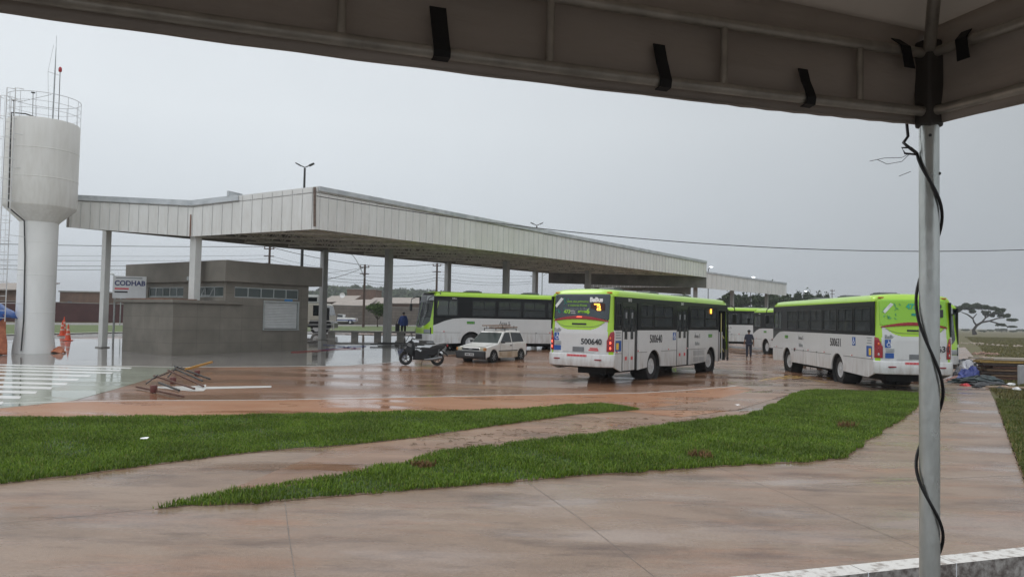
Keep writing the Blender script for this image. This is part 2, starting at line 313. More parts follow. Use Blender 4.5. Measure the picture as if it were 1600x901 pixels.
m_lawn = mk('lawn_soil', (.045, .085, .018), .9, col2=(.035, .05, .015), scale=3, thr=(.3, .6), bump=.6, bscale=30)
m_joint = mk('joint_dark', (.13, .10, .08), .5, var=.3)

K1 = Vector(G(1180, 899)); K2 = Vector(G(1600, 856)); kd = (K2 - K1).normalized(); kn = Vector((-kd.y, kd.x))
def KP(t, o): q = K1 + kd * t + kn * o; return (q.x, q.y)
sheet('ground', [KP(-2500, -.03), KP(2500, -.03), (2600, 2450), (-2400, 2450)], -.06, m_field)
edgeR = GP((1600, 752), (1575, 684), (1556, 630), (1540, 596), (1524, 560), (1508, 542))
sheet('pavement', [KP(-40, 0), KP(3.2, 0)] + [(edgeR[0][0] + .25, KP(3.2, 0)[1])] + edgeR + [(30, 62), (-60, 30)], 0, m_plaza)
sheet('road', [KP(-300, -60), KP(300, -60), KP(300, -.20), KP(-300, -.20)], .0, m_street).location.z = -.8
mb = MB()
for t in np.arange(-12, 8, 1.0):      # kerbstones, each a metre long, whitewashed on top
    a, b_, c_, d_ = KP(t + .004, -.22), KP(t + .996, -.22), KP(t + .996, -.002), KP(t + .004, -.002)
    mb.add([(*a, -.8), (*b_, -.8), (*c_, -.8), (*d_, -.8), (*a, .012), (*b_, .012), (*c_, .014), (*d_, .014)],
           [(4, 5, 6, 7)], 0).add([(*a, -.8), (*b_, -.8), (*b_, .012), (*a, .012)], [(0, 1, 2, 3)], 1)
o = mb.build('kerb', [mk('kerb_whitewash', (.66, .64, .61), .5, col2=(.28, .24, .21), thr=(.34, .50), scale=9, bump=.5), mk('kerb_face', (.36, .34, .32), .7, col2=(.12, .10, .09), thr=(.38, .62), scale=13, bump=.6, bscale=24)])
tag(o, kind='structure')
lot_front = GP((0, 628), (200, 625), (430, 624.5), (800, 617), (1000, 613.5), (1150, 603), (1250, 592), (1440, 600), (1500, 590))
lineu = Vector((.636, .772))
s0 = Vector((-27.5, 51))
lot = [(-75, lot_front[0][1] + .6)] + lot_front + [(24.5, 45), (30, 75), (34, 108)] + [tuple(s0 + lineu * t) for t in (62, 30, 0)] + [tuple(s0 + Vector((-58, -18)))]
sheet('parking_lot', lot, .003, m_lot)
vg = [(-75, lot_front[0][1] + .6)] + lot_front[:6] + GP((1210, 612), (1150, 640), (1060, 652)) + GP((975, 642), (800, 648), (480, 656), (0, 664)) + [(-75, G(0, 664)[1] + .6)]
sheet('verge_strip', vg, .005, m_verge)
m_path = mk_wet('path_wet', ((.3, (.17, .092, .055)), (.5, (.265, .155, .098)), (.7, (.32, .215, .15))), .8, .56, .06, .34, ripple=.12, rscale=5, bigscale=.6, fine=.15, grit=.5, stain=.8)
sheet('footpath', GP((330, 775), (520, 700), (640, 685), (780, 664), (900, 648), (1000, 640), (1150, 642), (1192, 642), (1160, 651), (1080, 660), (950, 677), (800, 695), (660, 715), (560, 739), (430, 761)), .0015, m_path)
sheet('mud_patch', GP((1235, 615), (1150, 641), (975, 641), (1100, 628), (1190, 606)), .007, m_path)
plat = [(-75, 37)] + GP((0, 569), (277, 573), (430, 572.5), (540, 571), (620, 565), (680, 556), (760, 549), (857, 546)) + [(4.5, 50), (12, 62), (4, 72), (-24, 45.5), (-75, 46)]
sheet('platform_paving', plat, .0055, m_plat)
sheet('street', [tuple(s0 + lineu * t + Vector((-.2, .3))) for t in (-60, 80)] + [tuple(s0 + lineu * t + Vector((.772, -.636)) * 4.2) for t in (80, -60)], .012, m_street)
zg = [(-32, G(0, 569)[1] - .1)] + GP((0, 570), (277, 574), (240, 590), (180, 608), (114, 626)) + [G(-20, 640), (-32, G(-20, 640)[1] + .6)]
sheet('crossing_surface', zg, .0075, m_zgrn)
for y, xr, h in ((574, 207, 2.2), (577.6, 190, 2.2), (581.6, 178, 2.4), (586.2, 143, 2.6), (592, 124, 3), (598.6, 106, 3.4), (604.6, 83, 3.8), (611.5, 59, 4), (619, 34, 4.4), (627.5, 6, 4.6)):
    a = Vector(G(xr, y)); b_ = Vector(G(xr - 4, y + h)); d = Vector((-1, .055)); q = 16
    sheet('crossing_stripe', [tuple(a + d * q), tuple(b_ + d * q), tuple(b_), tuple(a)], .010, m_paint)
sheet('painted_arrow', GP((424, 602.6), (424, 605.2), (322, 607.6), (318, 610.5), (300, 611.2), (246, 606), (238, 603.6), (300, 603.2), (322, 600.6), (322, 604)), .0055, m_paint)
def strip(name, pts, wd, z, m):
    pts = [Vector(p) for p in pts]; l = []; r_ = []
    for i, p in enumerate(pts):
        d = (pts[min(i + 1, len(pts) - 1)] - pts[max(i - 1, 0)]).normalized(); n = Vector((-d.y, d.x)) * wd / 2
        l.append(tuple(p + n)); r_.append(tuple(p - n))
    return sheet(name, l + r_[::-1], z, m)
strip('edge_line', GP((-200, 634), (0, 630), (200, 626), (430, 624.8), (620, 621), (800, 617.4), (900, 616), (1000, 614), (1080, 609), (1150, 603)), .10, .0085, m_paint)
strip('platform_edge_line', [(-40, 36.2)] + GP((0, 569), (277, 573.4), (430, 572.8), (540, 571.4), (620, 565.5), (680, 556.5)), .12, .010, m_kerb)
for k in range(7):
    a = G(1188 + k * 17, 594 - k * .9); b_ = G(1236 + k * 10, 586 + k * .9)
    strip('yellow_marking', [a, b_], .12, .006, m_ypaint)
strip('yellow_marking', GP((1186, 595), (1236, 586.4), (1292, 598)), .14, .0085, m_ypaint)
for pts in (((445, 782), (452, 840), (462, 903)), ((818, 749), (900, 805), (1022, 900)), ((1120, 729), (1270, 789), (1440, 857)), ((-60, 822), (60, 812), (240, 794)), ((620, 690), (700, 668), (760, 664)), ((1290, 755), (1600, 742))):
    strip('pavement_joint', GP(*pts), .010, .001, m_joint)
# ---- lawns: a soil bed each, and the grass on them
lawn1 = GP((0, 654), (200, 653), (330, 651), (480, 647.5), (640, 644), (800, 640.5), (880, 634), (940, 631), (970, 635), (1000, 640), (900, 648), (780, 664), (640, 685), (520, 697), (400, 706), (270, 722), (130, 741), (0, 756))
lawn1 = [(-17, lawn1[0][1])] + lawn1 + [(-13, G(0, 756)[1] - .9)]
lawn2 = GP((244, 794), (300, 783), (350, 773), (430, 761), (500, 750), (560, 739), (620, 727), (660, 715), (700, 706), (800, 695), (880, 686), (950, 677), (1020, 668), (1080, 660), (1160, 651), (1192, 642), (1218, 628), (1240, 616), (1262, 611), (1300, 610.5), (1370, 612), (1434, 614), (1437, 632), (1407, 655), (1382, 670), (1342, 698), (1322, 716), (1250, 721.5), (1100, 730), (900, 744), (640, 766), (400, 786), (300, 790))
lawn3 = GP((1556, 626), (1575, 682), (1601, 752)) + [(9.6, 8.5), (22, 14), (22, 19)]
def rough(poly, amp=.035, step=.22):
    out_ = []
    for i in range(len(poly)):
        a = Vector(poly[i]); b_ = Vector(poly[(i + 1) % len(poly)]); n = max(1, min(60, int((b_ - a).length / step)))
        for k in range(n): q = a.lerp(b_, k / n); out_.append((q.x + random.uniform(-amp, amp) * .6, q.y + random.uniform(-amp, amp)))
    return out_
def grow(poly, o_):
    q_ = [Vector(v) for v in poly]; n = len(q_); ar = sum(q_[i].x * q_[(i + 1) % n].y - q_[(i + 1) % n].x * q_[i].y for i in range(n)); og = 1 if ar > 0 else -1; r_ = []
    for i in range(n): d = (q_[(i + 1) % n] - q_[i - 1]).normalized(); r_.append(tuple(q_[i] + Vector((d.y, -d.x)) * og * o_))
    return r_
m_soil = mk('soil_edge', (.17, .10, .06), .6, col2=(.11, .075, .045), scale=9, thr=(.35, .6), bump=.6, bscale=30)
for p_ in (lawn1, lawn2, lawn3):
    sheet('lawn', rough(grow(p_, -.07)), .011, m_lawn, skirt=.02)
    q_ = [Vector(v) for v in p_]; ar = sum(q_[i].x * q_[(i + 1) % len(q_)].y - q_[(i + 1) % len(q_)].x * q_[i].y for i in range(len(q_))); og = 1 if ar > 0 else -1; wide = []
    for i in range(len(q_)):
        d = (q_[(i + 1) % len(q_)] - q_[i - 1]).normalized(); wide.append(tuple(q_[i] + Vector((d.y, -d.x)) * og * .0))
    sheet('soil_edge', rough(wide, .035, .15), .0065, m_soil, skirt=.012)
def in_poly(x, y, poly):
    c = np.zeros(len(x), bool); n = len(poly)
    for i in range(n):
        x1, y1 = poly[i]; x2, y2 = poly[i - 1]
        k = ((y1 > y) != (y2 > y)) & (x < (x2 - x1) * (y - y1) / (y2 - y1 + 1e-12) + x1); c ^= k
    return c
def grass(name, poly, dens, h0, h1, wd, m, zb=.03, edge=.0, bare=.0):
    P = np.array(poly); a, b_ = P.min(0), P.max(0); n = int((b_[0] - a[0]) * (b_[1] - a[1]) * dens)
    x = rng.uniform(a[0], b_[0], n); y = rng.uniform(a[1], b_[1], n)
    k = in_poly(x, y, poly); x, y = x[k], y[k]
    lump = np.sin(x * 1.7 + 1.3 * np.sin(y * 1.1)) * np.sin(y * 1.9 + np.sin(x * .8)) + .5 * np.sin(x * 5.1 + y * 3.3)
    k = rng.uniform(0, 1, len(x)) > bare * (lump < -.6); x, y, lump = x[k], y[k], lump[k]; n = len(x)
    h = rng.uniform(h0, h1, n) * (1 + .28 * lump); az = rng.uniform(0, 2 * pi, n); ln = rng.uniform(.1, .9, n) * h; wv = wd * rng.uniform(.6, 1.3, n)
    zz = np.array([g(*q) for q in zip(x, y)]) + zb
    ja = az + rng.uniform(-.6, .6, n) + pi / 2
    v = np.empty((n, 5, 3)); dx, dy = np.cos(ja) * wv / 2, np.sin(ja) * wv / 2; lx, ly = np.cos(az) * ln, np.sin(az) * ln
    v[:, 0] = np.stack([x - dx, y - dy, zz], 1); v[:, 1] = np.stack([x + dx, y + dy, zz], 1)
    v[:, 2] = np.stack([x + dx * .8 + lx * .35, y + dy * .8 + ly * .35, zz + h * .6], 1); v[:, 3] = np.stack([x - dx * .8 + lx * .35, y - dy * .8 + ly * .35, zz + h * .6], 1)
    v[:, 4] = np.stack([x + lx, y + ly, zz + h * .95], 1)
    i0 = np.arange(n)[:, None] * 5; loops = np.hstack([i0 + np.array([[0, 1, 2, 3]]), i0 + np.array([[3, 2, 4]])]).ravel()
    me = bpy.data.meshes.new(name); me.vertices.add(n * 5); me.vertices.foreach_set('co', v.ravel()); me.loops.add(n * 7); me.loops.foreach_set('vertex_index', loops)
    me.polygons.add(n * 2); st = np.stack([np.arange(n) * 7, np.arange(n) * 7 + 4], 1).ravel(); me.polygons.foreach_set('loop_start', st); me.update(calc_edges=True)
    me.materials.append(m); o = bpy.data.objects.new(name, me); COL.objects.link(o); return o
def mk_grass(name, a, b_, c_, dead=0):
    m = bpy.data.materials.new(name); m.use_nodes = True; nt = m.node_tree; p = nt.nodes['Principled BSDF']; L = nt.links.new
    geo = node(nt, 'NewGeometry'); rp = node(nt, 'ValToRGB'); el = rp.color_ramp.elements; el[0].color = (*a, 1); el[1].color = (*c_, 1); q = el.new(.5); q.color = (*b_, 1)
    if dead: q = el.new(1 - dead); q.color = (*c_, 1); el[-1].color = (.22, .17, .07, 1)
    L(geo.outputs['Random Per Island'], rp.inputs[0]); n = node(nt, 'TexNoise'); n.inputs['Scale'].default_value = .9; n.inputs['Detail'].default_value = 5; L(geo.outputs['Position'], n.inputs[0])
    mr = node(nt, 'MapRange'); mr.inputs[1].default_value = .3; mr.inputs[2].default_value = .7; mr.inputs[3].default_value = .72; mr.inputs[4].default_value = 1.3; L(n.outputs[0], mr.inputs[0])
    v = node(nt, 'VectorMath', operation='SCALE'); L(rp.outputs[0], v.inputs[0]); L(mr.outputs[0], v.inputs['Scale']); L(v.outputs[0], p.inputs['Base Color']); p.inputs['Roughness'].default_value = .42; p.inputs['Specular IOR Level'].default_value = .3
    t = node(nt, 'BsdfTranslucent'); L(v.outputs[0], t.inputs[0]); ms = node(nt, 'MixShader'); ms.inputs[0].default_value = .3; L(p.outputs[0], ms.inputs[1]); L(t.outputs[0], ms.inputs[2]); L(ms.outputs[0], nt.nodes['Material Output'].inputs[0]); MT[name] = m; return m
m_gr = mk_grass('grass_blades', (.050, .095, .010), (.112, .190, .018), (.205, .30, .035), dead=.07)
m_gr3 = mk_grass('grass_blades_dull', (.06, .085, .02), (.10, .13, .025), (.15, .15, .04), dead=.2)
tag(grass('grass', rough(grow(lawn1, .03), .05, .15), 3000, .025, .068, .011, m_gr, bare=.45, zb=.012), 'short wet green grass of the lawn by the lot', 'grass', kind='stuff')
tag(grass('grass', rough(grow(lawn2, .035), .07, .15), 3300, .025, .080, .0115, m_gr, bare=.45, zb=.012), 'wet green grass of the lawn between the two footpaths', 'grass', kind='stuff')
tag(grass('grass', lawn3, 1200, .04, .10, .016, m_gr3, bare=.4), 'yellowing grass right of the footpath', 'grass', kind='stuff')
fld = [(16.5, 21), (60, 21), (60, 60), (110, 190), (62, 190), (25, 62), (21, 38)]
m_gr4 = mk_grass('grass_blades_field', (.075, .075, .025), (.12, .115, .035), (.15, .145, .045), dead=.35)
tag(grass('field_grass', [(G(1566, 632)[0], 21.3), (30, 21.3), (44, 47), (28.9, 47)] + GP((1530, 566), (1542, 596), (1556, 615)), 330, .06, .17, .022, m_gr4, zb=-.06, bare=.5), 'rough brownish grass round the timber stack', 'grass', kind='stuff')
tag(grass('field_grass', [(29, 47), (44, 47), (72, 60), (130, 190), (112, 190), (56, 92), (34, 55)], 30, .06, .16, .05, m_gr4, zb=-.06, bare=.5), 'rough brownish grass of the open field', 'grass', kind='stuff')
# torn grass runners and clippings scattered on the wet paths
mb = MB(); rr_ = random.Random(21)
for k in range(210):
    px, py = (rr_.uniform(640, 1180), 0); t = (px - 640) / 540; py = 706 - 62 * t + rr_.uniform(-20, 8) * (1 - .4 * t)
    x, y = G(px, py); a = rr_.uniform(0, 6.28); l = rr_.uniform(.05, .22); c_ = rr_.uniform(-1, 1)
    mb.tube([(x + l * (q - .5) * cos(a + c_ * q), y + l * (q - .5) * sin(a + c_ * q), .012 + .01 * sin(q * 3)) for q in (0, .33, .66, 1)], .0035, 4)
tag(mb.build('grass_runners', mk('runner_brown', (.10, .085, .03), .7, col2=(.13, .06, .03), scale=2)), 'torn grass runners scattered on the wet path between the lawns', 'clippings', kind='stuff')
mb = MB()
for poly in (lawn1, lawn2):
    for i in range(len(poly)):
        a = Vector(poly[i]); b_ = Vector(poly[(i + 1) % len(poly)]); n = int((b_ - a).length * 16)
        for k in range(min(n, 200)):
            q = a.lerp(b_, rr_.random()) + Vector((rr_.gauss(0, .12), rr_.gauss(0, .12))); s_ = rr_.uniform(.006, .018); an = rr_.uniform(0, 3.1)
            mb.add([(q.x + s_ * cos(an + w_) * (1.6 if j % 2 else .5), q.y + s_ * sin(an + w_) * (1.6 if j % 2 else .5), .011 + (.002 if j == 1 else 0)) for j, w_ in enumerate((0, 1.57, 3.14, 4.71))], [(0, 1, 2, 3)])
tag(mb.build('clippings', mk('clipping', (.10, .11, .03), .7, col2=(.14, .07, .035), scale=3, thr=(.4, .6))), 'grass clippings and mud crumbs along the lawn edges', 'clippings', kind='stuff')
# grass strip across the street, kerbs either side
nv = Vector((-.772, .636)); W = 16.0
b0 = [tuple(s0 + lineu * t) for t in (-45, 110)]; b1 = [tuple(s0 + lineu * t + nv * (W + .12 * (t + 45))) for t in (110, -45)]
sheet('grass_strip', b0 + b1, .06, mk('strip_grass', (.095, .135, .03), .8, col2=(.06, .085, .022), thr=(.35, .6), scale=1.4, bump=.5), skirt=.1)
strip('far_kerb', b0, .35, .075, m_kerb); strip('far_kerb', b1, .35, .075, m_kerb)
sheet('far_street', [b1[1], b1[0]] + [tuple(Vector(b1[0]) + nv * 14), tuple(Vector(b1[1]) + nv * 14)], .02, m_street)
# bits lying on the lawn
for i, (px, py, lab) in enumerate(((226, 696, 'small scrap of white paper on the left lawn'), (1152, 640, 'tiny white scrap on the middle lawn near the buses'), (574, 0, ''))):
    if not lab: continue
    x, y = G(px, py); mb = MB(); n = 7; ring = [(.09 * cos(2 * pi * k / n) * random.uniform(.6, 1.2), .06 * sin(2 * pi * k / n) * random.uniform(.5, 1.2), random.uniform(-.006, .02)) for k in range(n)]
    mb.add([(0, 0, .02)] + ring, [(0, k + 1, (k + 1) % n + 1) for k in range(n)]); tag(mb.build('paper_scrap', whit, loc=(x, y, .12)), lab, 'litter')
for px, py, lab in ((663, 731, 'patch of dead brown clippings on the nearer lawn, left of centre'), (1095, 716, 'dead brown grass tuft near the pavement edge'), (1322, 670, 'brown tuft on the right end of the nearer lawn')):
    x, y = G(px, py); poly = [(x + .22 * cos(a) * random.uniform(.7, 1.2), y + .2 * sin(a) * random.uniform(.7, 1.2)) for a in np.linspace(0, 2 * pi, 9)[:-1]]
    tag(grass('dead_grass', poly, 1500, .05, .12, .014, mk('dead_grass', (.17, .09, .035), .8, var=.4, scale=20), zb=.04), lab, 'dead grass', kind='stuff')

# ================================================================== CANOPY
Av, Bv, Dv = Vector((-9.3, 36, 0)), Vector((-15.5, 36.85, 0)), Vector((-21.9, 37.5, 0))
Ev, Fv = Vector((17.3, 68.3, 0)), Vector((3.2, 67.4, 0)); Mv = Ev.lerp(Fv, .5)
def zz(v, z): return Vector((v.x, v.y, z))
m_clad = mk('cladding_white', (.76, .76, .74), .45, col2=(.67, .665, .64), thr=(.35, .6), scale=.9, rvar=.08, stretch=(1, 1, .25))
m_seam = mk('cladding_seam', (.56, .56, .55), .5, var=.15)
grimy(m_clad, z0=5.6, z1=8.6, col=(.50, .46, .40), amt=.38)
m_flash = mk('flashing', (.56, .59, .61), .45, metal=.1, col2=(.42, .45, .47), thr=(.4, .6), scale=1.5)
m_under = mk('canopy_underside', (.27, .25, .225), .6, var=.15); m_truss = mk('truss_steel', (.68, .65, .60), .55, var=.2)
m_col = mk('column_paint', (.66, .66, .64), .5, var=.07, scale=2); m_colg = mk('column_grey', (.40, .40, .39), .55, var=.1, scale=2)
m_weath = mk('weathered_board', (.155, .145, .135), .7, var=.3, scale=1.2)
cp = thing('station_canopy', 'long white clad bus station canopy with folded end and dark trussed underside', 'canopy', (0, 0, 0))
def fascia(p, q, zb0, zt0, zb1, zt1, th, name, seams=True, cap=None, parent=cp, mats=None, pitch=.5, pitch2=None):
    d = (q - p); l = sqrt(d.x ** 2 + d.y ** 2); u_ = Vector((d.x / l, d.y / l, 0)); n = Vector((u_.y, -u_.x, 0))
    if n.dot(Vector((0, -1, 0)) * 1.0 + Vector((.0, 0, 0))) < 0: n = -n        # outwards: towards the viewer's side
    mb = MB(); P = lambda t, o_, z: zz(p + u_ * t + n * o_, z)
    zb = lambda t: zb0 + (zb1 - zb0) * t / l
    zt = lambda t: zt0 + (zt1 - zt0) * t / l
    k = max(1, int(l / 3))
    for i in range(k):
        a, b_ = l * i / k, l * (i + 1) / k
        mb.add([P(a, 0, zb(a)), P(b_, 0, zb(b_)), P(b_, 0, zt(b_)), P(a, 0, zt(a)), P(a, -th, zb(a)), P(b_, -th, zb(b_)), P(b_, -th, zt(b_)), P(a, -th, zt(a))],
               [(0, 1, 2, 3), (4, 7, 6, 5), (0, 4, 5, 1), (3, 2, 6, 7)] + ([(0, 3, 7, 4)] if i == 0 else []) + ([(1, 5, 6, 2)] if i == k - 1 else []))
    t = pitch * .4; j = 0
    while seams and t < l:
        jz = random.uniform(-.012, .012)
        mb.add([P(t - .016, 0, zb(t) - .01), P(t + .016, 0, zb(t) - .01), P(t + .016, 0, zt(t) - .05), P(t - .016, 0, zt(t) - .05), P(t - .008, .028, zb(t) - .01 + jz), P(t + .008, .028, zb(t) - .01 + jz), P(t + .008, .028, zt(t) - .05), P(t - .008, .028, zt(t) - .05)],
               [(4, 5, 6, 7), (0, 4, 7, 3), (1, 2, 6, 5), (0, 1, 5, 4)], 1)
        t += pitch
    o = mb.build(name, mats or [m_clad, m_seam], parent)
    if cap:
        c0, c1, hh, ov = cap; mb = MB(); a, b_ = l * c0, l * c1
        mb.bar(P(a, .02, zt(a) + .02 - hh / 2), P(b_, .02, zt(b_) + .02 - hh / 2), .14, hh)
        mb.build('flashing', m_flash, parent)
    return o
fascia(Av, Ev, 6.18, 8.2, 6.18, 7.62, .12, 'long_fascia', cap=(0.002, .998, .22, 0))
fascia(Av, Bv, 6.18, 8.2, 5.80, 7.52, .12, 'end_fascia', cap=(.62, 1.0, .26, 0))
fascia(Bv, Dv, 5.80, 7.52, 6.20, 7.78, .12, 'end_fascia', cap=(.0, 1.0, .26, 0))
MB().bar(zz(Av + Vector((-4.35, .45, 0)), 7.86), zz(Av + Vector((-4.05, 1.5, 0)), 7.88), .10, .24).build('roof_flashing', m_flash, cp)
MB().bar(zz(Av + Vector((-.03, -.05, 0)), 6.3), zz(Av + Vector((-.08, -.07, 0)), 8.15), .10, .10).build('corner_gap', mk('corner_rust', (.14, .10, .08), .7, var=.4, scale=8), cp)
MB().bar(zz(Bv + Vector((-.03, -.04, 0)), 5.8), zz(Bv + Vector((-.03, -.04, 0)), 6.85), .04, .05).build('rust_streak', mk('rust_streak', (.22, .11, .07), .7, var=.4), cp)
# far long side (seen from inside) and far end
fascia(zz(Dv, 0), zz(Fv, 0), 6.20, 7.78, 6.2, 7.6, -.12, 'rear_fascia', seams=False, mats=[m_under])
fascia(zz(Fv, 0), zz(Ev, 0), 5.35, 7.5, 5.25, 7.5, .12, 'far_end_fascia', seams=False, mats=[m_weath])
mb = MB(); N = 14   # the two roof slopes meet in a valley over the middle columns
for (p0, q0, zp0, zq0), (p1, q1, zp1, zq1) in (((Av, Ev, 7.9, 7.4), (Bv, Mv, 7.2, 6.95)), ((Bv, Mv, 7.2, 6.95), (Dv, Fv, 7.5, 7.4))):
    mb.add([zz(p0, zp0), zz(q0, zq0), zz(q1, zq1), zz(p1, zp1), zz(p0, zp0 + .05), zz(q0, zq0 + .05), zz(q1, zq1 + .05), zz(p1, zp1 + .05)], [(0, 1, 2, 3), (7, 6, 5, 4), (0, 4, 5, 1), (1, 5, 6, 2), (2, 6, 7, 3), (3, 7, 4, 0)])
mb.build('roof_sheet', m_under, cp)
def truss(p, q, zb, zt, parent, n, r=.035, name='truss'):
    mb = MB(); mb.bar(zz(p, zb), zz(q, zb), .09, .09); mb.bar(zz(p, zt), zz(q, zt), .07, .07)
    for i in range(n):
        a = p.lerp(q, i / n); b_ = p.lerp(q, (i + .5) / n); c_ = p.lerp(q, (i + 1) / n)
        mb.bar(zz(a, zb), zz(b_, zt), .055, .055); mb.bar(zz(b_, zt), zz(c_, zb), .055, .055)
    return mb.build(name, m_truss, parent)
nt_ = 13
for i in range(nt_ + 1):
    t = .012 + .976 * i / nt_; a, m_, d_ = Av.lerp(Ev, t), Bv.lerp(Mv, t), Dv.lerp(Fv, t)
    truss(a.lerp(m_, .05), m_, 6.30, 6.95, cp, 8); truss(m_, d_.lerp(m_, .05), 6.30, 6.95, cp, 8)
for s_ in (.18, .38, .58, .78):
    a, b_ = Av.lerp(Bv, s_), Ev.lerp(Mv, s_); a, b_ = a.lerp(b_, .01), b_.lerp(a, .01); truss(a, b_, 6.36, 6.92, cp, 48, name='purlin')
for s_ in (.3, .7):
    a, b_ = Bv.lerp(Dv, s_), Mv.lerp(Fv, s_); a, b_ = a.lerp(b_, .01), b_.lerp(a, .01); truss(a, b_, 6.36, 6.92, cp, 40, name='purlin')
def column(x, y, top, wx, wy, rz, m):
    z0 = g(x, y); mb = MB(); mb.box((x, y, (z0 + top) / 2 - .02), (wx, wy, top - z0 + .04), rz=rz); o = mb.build('column', m, cp, bevel=.015)
    MB().box((x, y, z0 + .03), (wx + .16, wy + .16, .05), rz=rz).build('column_base', conc, cp); return o
ua = atan2(.772, .636)
cB = Bv + Vector((.05, .5, 0)); du = Vector((.636, .772, 0)); dd = (Fv - Dv).normalized()
column(cB.x, cB.y, 6.3, .36, .42, ua + R(8), m_col)
for t in (12.4, 23.6, 34.2): q = cB + du * t; column(q.x, q.y, 6.34, .36, .40, ua, m_colg)
cD = Dv + Vector((.6, .5, 0))
q = Vector((*G(160, 543), 0)); column(q.x, q.y, 6.3, .30, .34, ua + R(10), m_col)
for t in (14.4, 25.6, 36.2): q = cD + dd * t; column(q.x, q.y, 6.34, .36, .38, ua, m_colg)
# second canopy further on
c2 = thing('station_canopy', 'second smaller white canopy beyond the far end of the long one', 'canopy', (0, 0, 0))
A2, D2 = Vector((21.4, 89.5, 0)), Vector((9, 96, 0)); E2 = Vector((37.2, 104, 0)); F2 = Vector((26, 112, 0))
fascia(A2, E2, 6.25, 8.25, 6.05, 7.75, .12, 'long_fascia', cap=(0, 1, .2, 0), parent=c2, pitch=1.0)
fascia(A2, D2, 6.25, 8.1, 6.25, 8.1, .12, 'end_fascia', parent=c2, mats=[m_weath, m_seam])
mb = MB(); mb.add([zz(A2, 7.4), zz(E2, 7.2), zz(F2, 7.2), zz(D2, 7.4)], [(0, 1, 2, 3)]); mb.build('roof_sheet', m_under, c2)
fascia(D2, F2, 6.2, 7.6, 6.2, 7.5, -.12, 'rear_fascia', seams=False, mats=[m_under], parent=c2)
for t in (.12, .5, .9):
    for a, b_ in ((A2, E2), (D2, F2)):
        q = a.lerp(b_, t) + Vector((-1.2, 1.2, 0)) * (1 if a is A2 else -.3); MB().box((q.x, q.y, 3.2), (.38, .38, 6.4), rz=ua).build('column', m_colg, c2)

# ================================================================== TICKET OFFICE
m_tile = mk_tile('wall_tile', (.172, .155, .130), (.198, .178, .150), (.115, .104, .088), 1.2, .6, rough=.55, off=0, msize=.008, var=.16)
m_plas = mk('parapet_plaster', (.185, .168, .143), .7, var=.16, scale=.8, bump=.1)
m_alu = mk('window_alu', (.42, .44, .44), .35, metal=.4); m_shut = mk('shutter_white', (.55, .56, .56), .4, var=.06)
m_win = mk_glass('office_glass', (.42, .50, .48), .35)
bo = thing('ticket_office', 'low grey tiled station office with flat parapet and closed white shutter', 'building', (-15.36, 34.9, .13), R(54.2))
X1, X2, Y1 = 2.65, 7.65, 8.7
mb = MB(); mb.b2((0, .0, -.2), (X1, 4.4, 2.45)); mb.build('annex', m_tile, bo, bevel=.01)
MB().b2((-.12, -.12, 2.45), (X1 + .9, 5.1, 2.60)).build('annex_slab', m_plas, bo, bevel=.01)
T = .18; mb = MB()  # walls with real window openings
def wall_x(mb, x0, x1, y0, y1, zA, zB, ops):     # wall running along x between y0 and y1, openings (xa, xb, za, zb)
    ops = sorted(ops); cur = x0
    for xa, xb, za, zb_ in ops:
        if xa > cur: mb.b2((cur, y0, zA), (xa, y1, zB))
        mb.b2((xa, y0, zA), (xb, y1, za)); mb.b2((xa, y0, zb_), (xb, y1, zB)); cur = xb
    mb.b2((cur, y0, zA), (x1, y1, zB))
def wall_y(mb, y0, y1, x0, x1, zA, zB, ops):
    cur = y0
    for ya, yb, za, zb_ in sorted(ops):
        if ya > cur: mb.b2((x0, cur, zA), (x1, ya, zB))
        mb.b2((x0, ya, zA), (x1, yb, za)); mb.b2((x0, ya, zb_), (x1, yb, zB)); cur = yb
    mb.b2((x0, cur, zA), (x1, y1, zB))
Z0, Z1 = -.2, 3.55
# front face: window strip above the shutter
cur = X1
mb.b2((X1, .003, Z0), (X2, T, 1.26)); mb.b2((X1, .003, 1.26), (4.87, T, 2.66)); mb.b2((7.0, .003, 1.26), (X2, T, 2.66)); mb.b2((X1, .003, 2.66), (X2, T, 2.80)); mb.b2((X1, .003, 2.80), (3.15, T, 3.32)); mb.b2((7.02, .003, 2.80), (X2, T, 3.32)); mb.b2((X1, .003, 3.32), (X2, T, Z1))
wall_y(mb, T, Y1, X1, X1 + T, Z0, Z1, [(.2, 2.6, 2.80, 3.32), (3.65, 7.0, 2.80, 3.32)])
wall_y(mb, T, Y1, X2 - T, X2, Z0, Z1, [(2.0, 6.5, 2.6, 3.32)])
mb.b2((X1, Y1 - T, Z0), (3.4, Y1, Z1)); mb.b2((3.4, Y1 - T, Z0), (7, Y1, 2.5)); mb.b2((3.4, Y1 - T, 3.35), (7, Y1, Z1)); mb.b2((7, Y1 - T, Z0), (X2, Y1, Z1))
mb.build('wall', m_tile, bo)
MB().b2((X1 - .22, -.25, 3.55), (8.35, 9.0, 4.57)).build('parapet', m_plas, bo, bevel=.012)
MB().b2((X1, 0, 0), (X2, Y1, .05)).build('floor', conc, bo)
